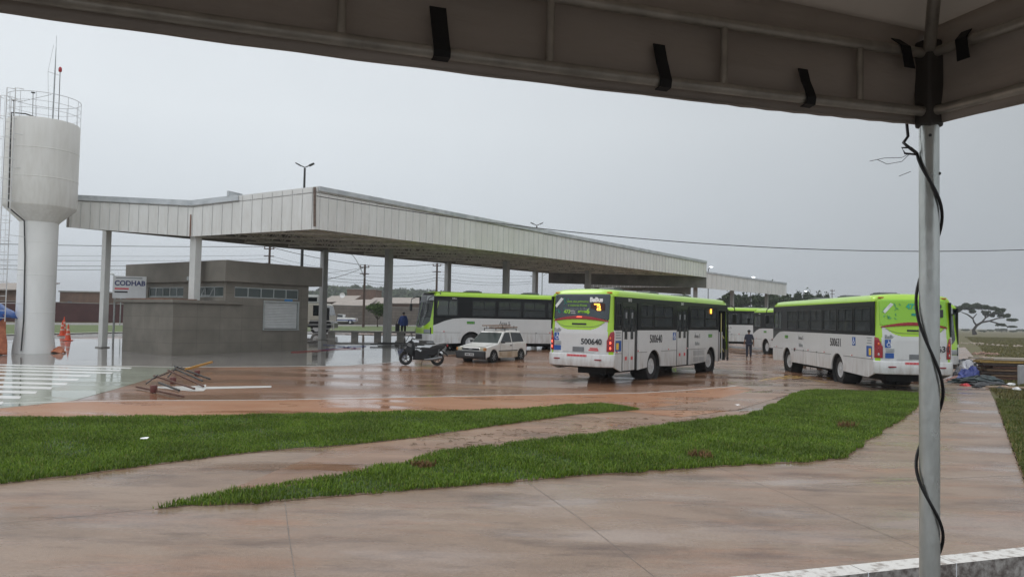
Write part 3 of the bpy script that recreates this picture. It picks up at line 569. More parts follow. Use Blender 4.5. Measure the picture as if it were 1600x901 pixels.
def win(a, b_, axis, n, z0, z1, off, openp=()):
    """strip window: frame with a pane in every bay"""
    fr = MB(); P = (lambda t, o_, z: (t, o_, z)) if axis == 'x' else (lambda t, o_, z: (o_, t, z)); wd = .05
    def bx(t0, t1, za, zb_, o0, o1): fr.b2(P(t0, o0, za), P(t1, o1, zb_))
    bx(a, b_, z0, z0 + wd, off, off + .07); bx(a, b_, z1 - wd, z1, off, off + .07)
    for i in range(n + 1):
        t = a + (b_ - a - wd) * i / n; bx(t, t + wd, z0 + wd, z1 - wd, off, off + .07)
    o = fr.build('window', m_alu, bo)
    for i in range(n):
        t0 = a + (b_ - a - wd) * i / n + wd; t1 = a + (b_ - a - wd) * (i + 1) / n
        pm = MB(); pm.b2(P(t0, off + .03, z0 + wd), P(t1, off + .038, z1 - wd)); pm.build('pane', m_win, o)
    for i in openp:      # top-hung sashes pushed open
        t0 = a + (b_ - a) * i / n + .04; t1 = a + (b_ - a) * (i + 1) / n - .04; sm = MB()
        A_ = P(t0, off - .0, z1 - .03); B_ = P(t1, off, z1 - .03); C_ = P(t1, off - .22, z0 + .07); D_ = P(t0, off - .22, z0 + .07)
        for s_, e_ in ((A_, B_), (B_, C_), (C_, D_), (D_, A_)): sm.bar(s_, e_, .035, .035)
        sm.build('open_sash', m_alu, o)
win(3.15, 7.02, 'x', 5, 2.80, 3.32, .05); win(.2, 2.6, 'y', 3, 2.80, 3.32, X1 + .05, (1,)); win(3.65, 7.0, 'y', 5, 2.80, 3.32, X1 + .05)
win(2.0, 6.5, 'y', 5, 2.6, 3.32, X2 - .1); win(3.4, 7.0, 'x', 4, 2.5, 3.35, Y1 - .1)
mb = MB()
for i in range(17): z = 1.28 + i * .0815; mb.prism([(.06, z), (.035, z + .04), (.06, z + .0815), (.08, z + .0815), (.08, z)], 4.92, 6.95, 'YZ')
mb.v = [(v[0], v[1], v[2]) for v in mb.v]; sh = mb.build('shutter', m_shut, bo)
mb = MB()
for a, b_ in (((4.82, -.03, 1.22), (4.90, .06, 2.70)), ((6.97, -.03, 1.22), (7.05, .06, 2.70)), ((4.90, -.03, 2.62), (6.97, .06, 2.70)), ((4.82, -.07, 1.20), (7.05, .06, 1.25))): mb.b2(a, b_)
mb.build('shutter_frame', m_alu, bo)
MB().b2((6.1, -.02, 2.69), (6.6, -.005, 2.80)).build('notice', mk('notice_blue', (.03, .2, .5), .4), bo)
mb = MB(); mb.lathe([(.10, 0), (.10, .05), (.05, .14)], 14, (0, 0, 0), axis='X'); o = mb.build('wall_lamp', m_alu, bo, loc=(X1 - .36, 2.7, 3.72))
mb = MB(); mb.b2((.2, 1.2, 2.605), (1.9, 4.6, 2.66)); tag(mb.build('timber_board', mk('board_brown', (.20, .09, .05), .7, var=.3), loc=(-15.36, 34.9, .13), rot=(0, 0, R(54.2))), 'reddish board lying flat on the low annex roof', 'board')
# banner
bn = at(202.5, 40.4, 447); bsn = thing('notice_board', 'white notice board lettered CODHAB standing behind the annex', 'sign', (bn.x, 40.4, 0), R(8))
x0, x1 = -.83, .83; zt = at(202, 40.4, 431.5).z; zb = at(202, 40.4, 466).z
MB().b2((x0, -.02, zb), (x1, .02, zt)).build('panel', mk('banner', (.70, .71, .72), .5, var=.04), bsn)
for x in (x0 + .1, x1 - .1): MB().b2((x - .04, .022, g(bn.x, 40.4)), (x + .04, .10, zt)).build('post', galv, bsn)
navy = mk('navy', (.04, .05, .16), .5)
text('CODHAB', .36, (1, 0, 0), (0, 0, 1), (.02, -.025, zt - .38), navy, bsn, bold=.012); MB().b2((x0 + .15, -.026, zt - .12), (x1 - .2, -.021, zt - .07)).build('grey_line', greyt, bsn)
MB().b2((x0 + .1, -.026, zt - .70), (x0 + .8, -.021, zt - .62)).build('red_band', redst, bsn); MB().b2((x0 + .1, -.026, zt - .87), (x0 + .75, -.021, zt - .79)).build('dark_line', dkt, bsn)

# ================================================================== WATER TOWER
tx, ty = at(55, 35.4).x, 35.4; tz = g(tx, ty)
f_ = lambda px, py, dy=0.0: at(px, ty + dy, py) - Vector((tx, ty, 0))
wt = thing('water_tower', 'pale grey goblet shaped water tower with railing, ladder and masts', 'water tower', (tx, ty, 0))
m_tank = mk('tank_paint', (.78, .77, .74), .5, col2=(.70, .685, .645), thr=(.35, .65), scale=1.2, stretch=(1, 1, .3))
grimy(m_tank, z0=6.0, z1=11.4, col=(.40, .36, .30), amt=.28)
m_tcol = mk('tank_column', (.80, .795, .775), .45, var=.06, scale=1.5, stretch=(1, 1, .3))
rc, rt_ = .78, 1.50
MB().lathe([(rc * 1.12, tz - .05), (rc * 1.10, tz + .25), (rc, tz + .8), (rc, 2.0), (rc + .01, 2.01), (rc + .01, 2.035), (rc, 2.045), (rc, 3.7), (rc + .01, 3.71), (rc + .01, 3.735), (rc, 3.745), (rc, 5.2), (rc + .01, 5.21), (rc + .01, 5.235), (rc, 5.245), (rc, 6.2)], 48).build('column', m_tcol, wt, smooth=30)
MB().lathe([(rc + .02, 6.15), (rc + .06, 6.2), (rt_ - .02, 6.82), (rt_, 6.86), (rt_, 8.08), (rt_ + .012, 8.09), (rt_ + .012, 8.12), (rt_, 8.13), (rt_, 9.38), (rt_ + .012, 9.39), (rt_ + .012, 9.42), (rt_, 9.43), (rt_, 10.68), (rt_ - .04, 10.76), (.2, 10.95)], 56).build('tank', m_tank, wt, smooth=30)
mb = MB(); nr = 14
for z, r_ in ((11.88, .013), (11.5, .009), (11.15, .009)): mb.tube([(rt_ * .99 * cos(2 * pi * k / 40), rt_ * .99 * sin(2 * pi * k / 40), z) for k in range(40)], r_, 6, closed=True)
for k in range(nr): a = 2 * pi * k / nr + .1; mb.tube([(rt_ * .99 * cos(a), rt_ * .99 * sin(a), 10.7), (rt_ * .99 * cos(a), rt_ * .99 * sin(a), 11.88)], .010, 6)
mb.build('railing', mk('rail_pale', (.45, .46, .47), .5), wt)
mb = MB(); xl, yl = f_(10, 300, -1.85).x + .28, -1.78
for s_ in (-.19, .19): mb.tube([(xl - .28 + s_, yl - .06, 1.6), (xl - .28 + s_, yl - .06, 11.9), (xl - .28 + s_, yl + .5, 12.0)], .022, 6)
for z in np.arange(1.75, 11.6, .32): mb.tube([(xl - .47, yl - .06, z), (xl - .09, yl - .06, z)], .012, 5)
for z in np.arange(2.4, 11.6, 1.5): mb.tube([(xl - .28, yl - .06, z), (xl + .1, yl + (1.3 if z < 6.2 else .3), z)], .012, 5)
lad = mb.build('ladder', mk('ladder_white', (.6, .6, .6), .4), wt)
mb = MB()
for z in np.arange(3.3, 11.8, .9):
    mb.tube([(xl - .28 + .30 * cos(pi * k / 10), yl - .06 - .55 * sin(pi * k / 10), z) for k in range(11)], .012, 5)
for k in (2, 4, 6, 8): x_, y_ = xl - .28 + .30 * cos(pi * k / 10), yl - .06 - .55 * sin(pi * k / 10); mb.tube([(x_, y_, 3.3), (x_, y_, 11.4)], .009, 5)
mb.build('cage', MT['ladder_white'], lad)
cab = [f_(76, 190, -.2), f_(40, 178, -1.0), f_(18, 176, -1.60), f_(17, 200, -1.60), f_(14, 300, -1.60), f_(13, 324, -1.56), f_(38, 345, -.86), f_(39, 400, -.84), f_(37, 500, -.84), f_(33, 548, -.98)]
MB().tube(cab, .032, 7).build('conduit', mk('conduit', (.05, .05, .05), .5), wt)
p1 = f_(78, 190); p1.y = .2
MB().tube([(p1.x, .2, 10.6), (f_(82, 110).x, .2, 13.2), (f_(84, 66).x, .2, 14.45)], [.035, .03, .012], 7).build('lightning_mast', galv, wt)
q_ = f_(84, 66); MB().tube([(q_.x, .2, 13.9), (q_.x, .2, 15.0)], .008, 5).build('mast_tip', galv, wt)
p2 = f_(91, 195); p3 = f_(94, 112)
MB().tube([(p2.x, .0, 10.7), (p3.x, .0, p3.z)], .018, 6).build('beacon_post', steel, wt); MB().lathe([(.05, 0), (.075, .04), (.075, .16), (.04, .23)], 12, (p3.x, 0, p3.z - .02)).build('beacon', mk('beacon_red', (.4, .01, .02), .2, coat=.5), wt, smooth=40)
mb = MB()
for px, py0, py1 in ((58, 148, 176), (28, 160, 180)): a = f_(px, py1); b_ = f_(px, py0); mb.tube([(a.x, -.3, 10.8), (b_.x, -.3, b_.z)], .014, 5); mb.lathe([(.03, 0), (.09, .02), (.09, .05)], 10, (b_.x, -.3, b_.z - .03))
mb.tube([f_(28, 160), f_(80, 148)], .008, 5); mb.tube([f_(75, 112), f_(93, 118)], .006, 4); mb.tube([f_(75, 112), f_(76, 190)], .006, 4); mb.tube([f_(75, 112), f_(84, 70)], .005, 4)
mb.build('antenna_stay', steel, wt)
# orange sheet at the foot of the tower and tarpaulin shelter
def cloth(name, label, cat, outline, z0, m, thick=.02, amp=.05, n=18, loc=(0, 0, 0), rz=0, freq=5):
    """a crumpled sheet: grid over the unit square given by a height function"""
    vs = []; fs = []
    for i in range(n + 1):
        for j in range(n + 1):
            u_, v_ = i / n, j / n; x, y, z = outline(u_, v_); w_ = amp * (sin(u_ * freq * 2.1 + v_ * 3) * cos(v_ * freq * 1.7) + .5 * sin(u_ * 13 + v_ * 9)); vs.append((x + w_ * .3, y + w_ * .2, max(z0, z + w_)))
    for i in range(n):
        for j in range(n): a = i * (n + 1) + j; fs.append((a, a + 1, a + n + 2, a + n + 1))
    o = MB().add(vs, fs).build(name, m, smooth=60, loc=loc, rot=(0, 0, rz)); s_ = o.modifiers.new('thickness', 'SOLIDIFY'); s_.thickness = thick; return tag(o, label, cat) if label else o
m_or = mk('orange_sheet', (.50, .17, .08), .45, col2=(.34, .10, .05), thr=(.4, .6), scale=5); m_btarp = mk('blue_tarp', (.01, .10, .38), .35, col2=(.01, .06, .25), scale=4, thr=(.4, .6), bump=.4, bscale=8)
x_, y_ = G(78, 551); cloth('orange_sheet', 'crumpled orange plastic sheet around the foot of the water tower', 'sheet', lambda u, v: ((u - .5) * 1.35, (v - .5) * .35, .24 * sin(pi * u) ** .4 * (sin(pi * v)) * (1 + .5 * sin(u * 9))), .0, m_or, amp=.05, loc=(x_ + .02, y_ - .05, g(x_, y_) + .02), rz=.0)
sh_x, sh_y = at(4, 34.2).x, 34.2; zq = g(sh_x, sh_y)
ts = thing('tarp_shelter', 'makeshift shelter of blue tarpaulin and orange sheet beside the water tower', 'shelter', (sh_x - .5, sh_y, zq))
def tarp(u, v): x = -1.2 + 2.05 * u; return (x, -.9 + 1.8 * v, 2.28 - 1.1 * max(0, (u - .55)) ** 1.5 * 2.0 - .25 * (2 * v - 1) ** 2 - .1 * sin(6 * u))
o = cloth('blue_tarp', None, None, tarp, 0, m_btarp, amp=.04); o.parent = ts
o = cloth('orange_wall', None, None, lambda u, v: (.05 + .78 * u + .25 * (1 - v) * (u - .2), -.85 + .5 * u, 1.75 * v), 0, m_or, amp=.05); o.parent = ts
mb = MB()
for x, y in ((-1.1, -.8), (-1.1, .8), (.75, .8)): mb.tube([(x, y, 0), (x, y, 1.95)], .035, 7)
mb.build('post', wood, ts); MB().b2((-1.0, -.2, 0), (.2, .7, 1.25)).build('shade_block', mk('shade_black', (.02, .02, .022), .6), ts, bevel=.15)  # black block added as the shaded inside of the shelter

# ================================================================== BACKGROUND ACROSS THE STREET
m_redw = mk('red_wall', (.10, .045, .045), .8, var=.2, scale=.8); m_brick = mk_tile('clay_block', (.20, .125, .09), (.17, .105, .08), (.16, .13, .11), .4, .2, rough=.85)
m_block = mk_tile('grey_block', (.20, .17, .145), (.17, .145, .125), (.13, .11, .10), 2.4, .5, rough=.85, off=0, msize=.04)
m_roof = mk('fibre_roof', (.30, .26, .23), .75, var=.2, scale=.7)
w0 = Vector((-54, 93, 0)); wl = Vector((.636, .772, 0))
def wall_seg(name, label, t0, t1, h, m, off=0):
    a = w0 + wl * t0 + Vector((*nv, 0)) * off; b_ = w0 + wl * t1 + Vector((*nv, 0)) * off; mid = (a + b_) / 2; l = (b_ - a).length
    o = thing(name, label, 'wall', (mid.x, mid.y, .75), ua); MB().b2((-l / 2, -.12, -.3), (l / 2, .12, h)).build('masonry', m, o); MB().b2((-l / 2, -.16, h), (l / 2, .16, h + .1)).build('coping', conc, o); return o
wall_seg('boundary_wall', 'dark red painted wall across the street behind the water tower', -45, 14, 2.25, m_redw)
wall_seg('boundary_wall', 'grey block wall behind the ticket office across the street', 14.3, 27, 2.3, m_block)
wall_seg('boundary_wall', 'long tan block wall behind the white pickup and bare poles', 34, 84, 3.0, m_block)
def house(px0, px1, Y, ytop, ybase_z, name, label, roof_y=None, m=m_brick, door=None, rm=m_roof, lean=0, dep=8):
    a = at(px0, Y); b_ = at(px1, Y); zt_ = at((px0 + px1) / 2, Y, ytop).z; wd = abs(b_.x - a.x); cx = (a.x + b_.x) / 2
    o = thing(name, label, 'house', (cx, Y, ybase_z)); h = zt_ - ybase_z
    MB().b2((-wd / 2, 0, -.2), (wd / 2, dep, h)).build('wall', m, o)
    if roof_y is not None:
        zr = at((px0 + px1) / 2, Y, roof_y).z - ybase_z
        mb = MB(); e_ = wd / 2 + .5; mb.add([(-e_, -.7, h - .25), (e_, -.7, h - .05), (e_, dep + .4, zr + .2), (-e_, dep + .4, zr), (-e_, -.7, h - .1), (e_, -.7, h + .1), (e_, dep + .4, zr + .35), (-e_, dep + .4, zr + .15)], [(0, 1, 2, 3), (7, 6, 5, 4), (0, 4, 5, 1), (1, 5, 6, 2), (2, 6, 7, 3), (3, 7, 4, 0)]); mb.build('roof', rm, o)
    else: MB().b2((-wd / 2 - .15, -.15, h), (wd / 2 + .15, dep, h + .18)).build('roof', conc, o)
    for (da, db, z0_, z1_, mm, nm) in (door or []): MB().b2((da * wd, -.05, z0_), (db * wd, .02, z1_)).build(nm, mm, o)
    return o
m_doorb = mk('blue_grey_door', (.10, .12, .15), .6); m_gate = mk('maroon_gate', (.13, .045, .04), .6)
house(92, 156, 106, 456.5, .75, 'brick_house', 'raw brick house behind the dark red wall, right of the water tower', door=[(-.3, -.2, 0, 2.6, m_doorb, 'door')], dep=7)
house(158, 200, 112, 460, .75, 'brick_house', 'raw brick house with lower roof just left of the CODHAB board', door=[(-.1, .2, 1.6, 2.6, m_doorb, 'window')], dep=7)
house(-60, 26, 100, 452, .75, 'brick_house', 'dark house with sloping roof behind the ladder at the far left', roof_y=440, dep=8)
house(505, 546, 163, 471, .75, 'brick_house', 'house with pale sloping roof behind the cream truck', roof_y=461.5, dep=9)
house(541, 586, 176, 452, .75, 'brick_house', 'tall brown flat topped house behind the street pole', dep=8)
house(519, 572, 152, 477, .75, 'brick_house', 'low house with wide roof and blue grey door behind the pickup', roof_y=468, door=[(-.43, -.03, 0, 2.5, m_doorb, 'door')], dep=9)
house(574, 655, 158, 473.5, .75, 'brick_house', 'low house with long pale roof behind the small tree', roof_y=464.5, door=[(.28, .48, 0, 2.9, m_gate, 'gate')], dep=10)
house(656, 700, 160, 474, .75, 'brick_house', 'brown house with rounded pale roof behind the front of the side-on bus', roof_y=466, dep=9)
dsh = at(535, 158, 461); o = thing('satellite_dish', 'small white satellite dish on the sloping roof behind the truck', 'satellite dish', tuple(dsh))
MB().lathe([(.02, .10), (.3, .06), (.5, -.04), (.55, -.1)], 20, axis='Y', cap=False).build('dish', whit, o, smooth=60); MB().tube([(0, .1, 0), (0, .3, -.5)], .04, 6).build('mount', galv, o)
# utility poles and cables
m_pole = mk('pole_brown', (.085, .055, .045), .8, var=.25, scale=3); polep = []
def pole(px, Y, ytop, label, arm=None, lampy=None, r=.16, m=m_pole, ins=True):
    b_ = at(px, Y); zt_ = at(px, Y, ytop).z; z0_ = g(b_.x, Y); o = thing('utility_pole', label, 'utility pole', (b_.x, Y, z0_), group='utility poles along the street')
    MB().tube([(0, 0, -.1), (0, 0, zt_ - z0_)], [r, r * .75], 10).build('pole', m, o, smooth=40)
    if ins:
        mb = MB()
        for z in (-.35, -1.15): mb.bar((-.55, -.2, zt_ - z0_ + z), (.55, -.2, zt_ - z0_ + z), .1, .1)
        cr = mb.build('crossarm', m_pole, o); 
        for x in (-.5, 0, .5): MB().lathe([(.04, 0), (.07, .05), (.05, .1), (.07, .14), (.03, .2)], 8, (x, -.2, zt_ - z0_ - .3)).build('insulator', mk('insulator', (.12, .06, .05), .3), cr)
    if arm:
        pts = [Vector((0, -.1, zt_ - z0_ + arm[2]))] + [Vector((arm[0] * t, -.1 + 0 * t, zt_ - z0_ + arm[2] + (arm[1] - arm[2]) * sin(t * pi / 2))) for t in (.25, .5, .75, 1)]
        MB().tube(pts, .05, 7).build('lamp_arm', galv, o); e_ = pts[-1]; MB().ball((e_.x, e_.y, e_.z - .05), (.45, .18, .09), 10).build('lamp_head', galv, o, smooth=60)
    polep.append(Vector((b_.x, Y, zt_))); return o
pole(-260, 66, 372, 'brown utility pole hidden behind the water tower, far left')
pole(418, 84, 384, 'brown utility pole showing above the ticket office parapet')
pole(568, 92, 413, 'brown utility pole with curved lamp arm right of the ticket office', arm=(-2.0, 1.3, -1.6))
pole(681, 100, 411, 'brown utility pole rising behind the side-on bus')
pole(833, 118, 420, 'thin brown utility pole behind the long canopy, left of the numbered bus')
pole(846, 122, 424, 'grey post with lamp arm behind the long canopy, left of the numbered bus', arm=(1.8, .1, -.8), m=galv, r=.1, ins=False)
pole(1300, 190, 452, 'distant utility pole among the dark trees', r=.12)
def cable(p, q, sag, r, label, m=None, n=26, group='overhead cables along the street'):
    p = Vector(p); q = Vector(q); pts = [p.lerp(q, i / n) - Vector((0, 0, 4 * sag * (i / n) * (1 - i / n))) for i in range(n + 1)]
    o = MB().tube(pts, r, 5).build('overhead_cable', m or steel); return tag(o, label, 'cable', group)
for k, (dz, r_) in enumerate(((-.1, .045), (-1.05, .02), (-1.45, .02), (-1.9, .035), (-2.2, .03))):
    for i in range(len(polep) - 3):
        a, b_ = polep[i] + Vector((0, -.25, dz)), polep[i + 1] + Vector((0, -.25, dz)); cable(a, b_, .22 + .07 * k, r_ * .7, 'dark overhead cable strung between the street poles')
cable(polep[2] + Vector((0, 0, -.3)), at(420, 60, 447), .5, .03, 'slanting service cable from the street pole down to the ticket office', group=None)
cable(at(420, 88, 430), at(568, 92, 418), .3, .02, 'thin slanting cable left of the lamp arm pole', group=None)
pa = Vector((-9.25, 35.85, 7.72)); pb = at(1780, 40, 381); cable(pa, pb, 1.25, .022, 'black cable hanging from the canopy corner across the sky to the right', n=60, group=None)
def twin_lamp(px, Y, ytop, label, span):
    b_ = at(px, Y); zt_ = at(px, Y, ytop).z; z0_ = g(b_.x, Y); o = thing('street_lamp', label, 'street lamp', (b_.x, Y, z0_)); h = zt_ - z0_
    MB().tube([(0, 0, 0), (0, 0, h - .25)], [.13, .07], 8).build('post', steel, o, smooth=40)
    for s_ in (-1, 1):
        a = MB().tube([(0, 0, h - .2), (s_ * span * .55, 0, h - .05)], .035, 6).build('lamp_arm', steel, o); MB().prism([(s_ * span * .5, h - .12), (s_ * span, h + .05), (s_ * span * 1.0, h + .12), (s_ * span * .5, h - .02)], -.14, .14).build('lamp_head', steel, a)
twin_lamp(469, 52, 257, 'tall twin armed street lamp rising behind the near end of the canopy', .62)
twin_lamp(836, 80, 349, 'tall twin armed street lamp rising behind the middle of the long canopy', .66)
for px, Y, ytop, lab in ((1110, 118, 417, 'lit street lamp glowing white where the long canopy ends'), (1176, 120, 433, 'small lit lamp above the second canopy roof'), (1258, 150, 455, 'tiny lit lamp among the dark trees behind the buses')):
    b_ = at(px, Y, ytop); o = thing('street_lamp', lab, 'street lamp', (b_.x, Y, 0)); MB().tube([(-.3, 0, 0), (-.3, 0, b_.z - .3), (0, 0, b_.z)], .06, 6).build('post', steel, o)
    MB().ball((.12, 0, b_.z), (.3, .16, .10), 10).build('lamp_head', mk('lamp_glow', (.9, .9, .9), .4, emis=(.9, .96, 1), es=2.2), o)
MB_ = at(175, 70, 428); o = thing('street_lamp', 'small street lamp arm showing above the CODHAB board', 'street lamp', (MB_.x + .9, 70, g(MB_.x, 70))); h = MB_.z - .75
MB().tube([(0, 0, 0), (0, 0, h - .6), (-.5, 0, h - .25), (-.9, 0, h)], .05, 6).build('post', galv, o); MB().ball((-.95, 0, h), (.3, .12, .06), 8).build('lamp_head', galv, o)
o_ = at(693, 130, 456); o = thing('street_lamp', 'small grey street lamp in front of the green hill', 'street lamp', (o_.x + 1.4, 130, .75)); h = o_.z - .75
MB().tube([(0, 0, 0), (0, 0, h - 1.2), (-.5, 0, h - .4), (-1.3, 0, h)], .07, 6).build('post', galv, o); MB().ball((-1.5, 0, h), (.4, .15, .08), 8).build('lamp_head', galv, o)
# benches / rail / pipes / hoses
def bench(px0, py0, px1, py1, n):
    a = Vector(G(px0, py0)); b_ = Vector(G(px1, py1)); d = b_ - a; l = d.length; c_ = (a + b_) / 2; z = g(c_.x, c_.y)
    o = thing('concrete_bench', 'long low concrete bench on block legs in front of the grass strip', 'bench', (c_.x, c_.y, z), atan2(d.y, d.x)); MB().b2((-l / 2, -.25, .33), (l / 2, .25, .46)).build('seat', conc, o, bevel=.01)
    for i in range(n): x = -l / 2 + .25 + (l - .5) * i / (n - 1); MB().b2((x - .24, -.2, -.1), (x + .24, .2, .33)).build('leg', conc, o)
bench(512, 527, 735, 529, 7)
a = Vector(G(478, 527)); b_ = Vector(G(521, 524)); o = thing('handrail', 'white tubular handrail beside the cream truck', 'railing', (a.x, a.y, g(*a))); q = b_ - a
mb = MB()
for z in (.25, .55, .85, 1.1): mb.tube([(0, 0, z), (q.x, q.y, z + .02)], .02, 6)
for t in (0, .5, 1): mb.tube([(q.x * t, q.y * t, 0), (q.x * t, q.y * t, 1.12)], .028, 6)
mb.build('rails', mk('rail_white', (.6, .6, .6), .4), o)
for (p0, p1_, lab) in (((578, 540), (663, 541.5), 'nearer long dark metal beam lying on the wet platform'), ((590, 538), (652, 538.6), 'farther dark metal beam lying on the wet platform')):
    a = Vector(G(*p0)); b_ = Vector(G(*p1_)); z = g(*((a + b_) / 2)); tag(MB().bar((*a, z + .10), (*b_, z + .10), .09, .07).build('metal_beam', steel, bevel=.01), lab, 'beam')
m_hb = mk('hose_blue', (.02, .06, .28), .35); m_hr = mk('hose_red', (.35, .03, .03), .35)
for pts, m_, lab in ((((500, 548), (520, 545), (545, 542), (572, 541.5)), m_hb, 'blue hose lying on the wet platform, nearer one'), (((505, 539), (530, 541), (556, 544.5)), m_hb, 'short blue hose crossing the red one on the platform'), (((455, 551), (490, 549), (530, 545.5), (564, 545)), m_hr, 'red hose lying on the wet platform')):
    ps = [(*G(*p_), 0) for p_ in pts]; ps = [Vector((p_[0], p_[1], g(p_[0], p_[1]) + .035)) for p_ in ps]; tag(MB().tube(ps, .016, 6).build('hose', m_), lab, 'hose')
# traffic cones
m_cone = mk('cone_orange', (.62, .07, .02), .4, var=.1); m_cw = mk('cone_band', (.62, .40, .34), .4)
def cone(px, py, label, h=.95, stack=1):
    x, y = G(px, py); o = thing('traffic_cone', label, 'traffic cone', (x, y, g(x, y) + .012), group='orange traffic cones')
    MB().box((0, 0, .02), (.46, .46, .045), rz=.3).build('base', m_cone, o, bevel=.01)
    rr_ = lambda z: .17 - .145 * z / h
    MB().lathe([(rr_(z), z) for z in (.04, h * .34)] , 18).build('cone', m_cone, o, smooth=40)
    mb = MB(); mb.lathe([(rr_(h * .34), h * .34), (rr_(h * .34), h * .345), (rr_(h * .45), h * .45)], 18, mi=1); mb.lathe([(rr_(h * .45), h * .4501), (rr_(h * .6), h * .6)], 18, mi=0); mb.lathe([(rr_(h * .6), h * .601), (rr_(h * .72), h * .72)], 18, mi=1); mb.lathe([(rr_(h * .72), h * .721), (.022, h)], 18, mi=0); mb.build('banded_top', [m_cone, m_cw], o, smooth=40)
    return o
cone(106, 532, 'orange banded traffic cone, the nearer of the pair by the water tower', .92); cone(97, 524.5, 'orange banded traffic cone, the farther one half behind another', .95)
cone(99.5, 523.2, 'tallest orange cone tip behind the pair by the water tower', 1.15)
cone(524, 507, 'orange traffic cone beside the distant white pickup', 1.25)
# fallen barrier frame
bx_, by_ = G(268, 600); fb = thing('fallen_barrier', 'toppled rusty barrier frame with yellow bar lying on the wet lot', 'barrier', (bx_, by_, .02))
F_ = lambda px, py, z: Vector((*G(px, py), 0)) - Vector((bx_, by_, 0)) + Vector((0, 0, z))
MB().bar(F_(290, 587, .20), F_(331, 575, .22), .07, .07).build('yellow_bar', mk('bar_yellow', (.45, .22, .02), .5, var=.3, scale=10), fb)
for i, (a, b_, z0_, z1_) in enumerate((((272, 582), (328, 597), .22, .08), ((240, 598), (304, 611), .2, .05), ((275, 587), (316, 601), .2, .1), ((213, 608), (287, 623), .05, .04), ((248, 604), (280, 613), .1, .04), ((262, 591), (318, 606), .25, .03))):
    MB().bar(F_(*a, z0_), F_(*b_, z1_), .045, .045).build('crossbar', rust if i % 2 else steel, fb)
for a, b_ in (((236, 600), (284, 584)), ((262, 596), (276, 583)), ((228, 607), (246, 598))): MB().tube([F_(*a, .12), F_(*b_, .22)], .02, 6).build('strut', steel, fb)
for px, py in ((240, 614), (270, 600), (308, 588)):
    q = F_(px, py, 0); MB().lathe([(.08, 0), (.09, .03), (.09, .17), (.075, .19)], 14, tuple(q)).build('foot', mk('foot_maroon', (.12, .03, .025), .5, var=.2), fb, smooth=40)
# ================================================================== BUSES
HW = 1.27; BL = 12.3
def rearx(y, z):
    x = .02 + .30 * (abs(y) / HW) ** 5 + max(0, z - 1.7) * .10
    return x + (.9 * (z - 2.98) ** 2 * 4 if z > 2.98 else 0)
def frontx(y, z):
    x = .42 * (abs(y) / HW) ** 4 + max(0, z - 1.25) * .17 + (.5 * (z - 2.98) ** 2 * 4 if z > 2.98 else 0)
    return BL - x
def skin_grid(fx, sgn, y0, y1, z0, z1, mask, offs, mi=None, st=.025, thick=0):
    """cells of the curved end wall that the mask keeps, pushed out by offs; edges snap to the mask in fine steps"""
    mb = MB(); ny = max(2, round((y1 - y0) / st)); nz_ = max(2, round((z1 - z0) / st)); idx = {}
    def V(i, j):
        if (i, j) not in idx:
            y = y0 + (y1 - y0) * i / ny; z = z0 + (z1 - z0) * j / nz_
            idx[(i, j)] = len(mb.v); mb.v.append((fx(y, z) + sgn * offs, y, z))
        return idx[(i, j)]
    for i in range(ny):
        for j in range(nz_):
            y = y0 + (y1 - y0) * (i + .5) / ny; z = z0 + (z1 - z0) * (j + .5) / nz_
            if mask(y, z): mb.f.append((V(i, j), V(i + 1, j), V(i + 1, j + 1), V(i, j + 1))); mb.m.append(mi(y, z) if mi else 0)
    return mb
def solid(o, t=.02):
    s = o.modifiers.new('thickness', 'SOLIDIFY'); s.thickness = t; s.offset = 0; return o
bandm = mk('band_black', (.010, .011, .013), .35, var=.2, spec=.28)
m_seat = mk('seat_blue', (.05, .07, .12), .7); m_inner = mk('bus_inside', (.22, .23, .24), .6); m_door = mk('door_dark', (.02, .022, .024), .25)
m_rwin = mk('rear_window_film', (.022, .035, .045), .12, coat=.3); m_green2 = mk('rear_film_green', (.45, .64, .42), .25, col2=(.27, .56, .04), thr=(.52, .72), scale=.6)
m_led = mk('led_panel', (.05, .01, .005), .3); m_tyre_w = rimm; m_seam2 = mk('panel_seam', (.12, .12, .12), .5); m_grey_skirt = mk('bus_grey', (.30, .31, .32), .4)
def valley(y): a = abs(y); return 1.83 + (.42 * ((a - .35) / .75) ** 2.2 if a > .35 else 0)
def rear_zone(y, z):
    a = abs(y)
    wl_ = 1.05 + .06 * (1.8 - z) if z < 2.25 else -1
    return 1 if (z < valley(y) and a < min(wl_, 1.12)) else 0
def make_wheel(parent, x, side, r=.5, w=.30, rz=0, y=1.0):
    o = thing('wheel', None, None, (x, side * y, r)); o.parent = parent; o.rotation_euler = (0, 0, rz)
    for k in ('label', 'category'):
        if k in o: del o[k]
    MB().lathe([(r * .58, -w * .3), (r * .60, -w / 2), (r * .93, -w / 2), (r, -w * .38), (r, w * .38), (r * .93, w / 2), (r * .60, w / 2), (r * .58, w * .3)], 32, axis='Y', cap=False).build('tyre', rubber, o, smooth=35)
    s = side; mb = MB(); mb.lathe([(r * .62, s * w * .42), (r * .58, s * w * .46), (r * .52, s * w * .2), (r * .30, s * w * .12), (r * .27, s * w * .42), (r * .12, s * w * .50), (.01, s * w * .50)], 28, axis='Y')
    for k in range(8): a = 2 * pi * k / 8; mb.ball((r * .22 * cos(a), s * w * .46, r * .22 * sin(a)), .018, 6)
    mb.build('rim', rimm, o, smooth=35)
    return o
def flat(parent, side, x0, x1, z0, z1, m, name='sticker', off=.006):
    y = side * (HW + off); return MB().b2((x0, y - .002, z0), (x1, y + .002, z1)).build(name, m, parent)
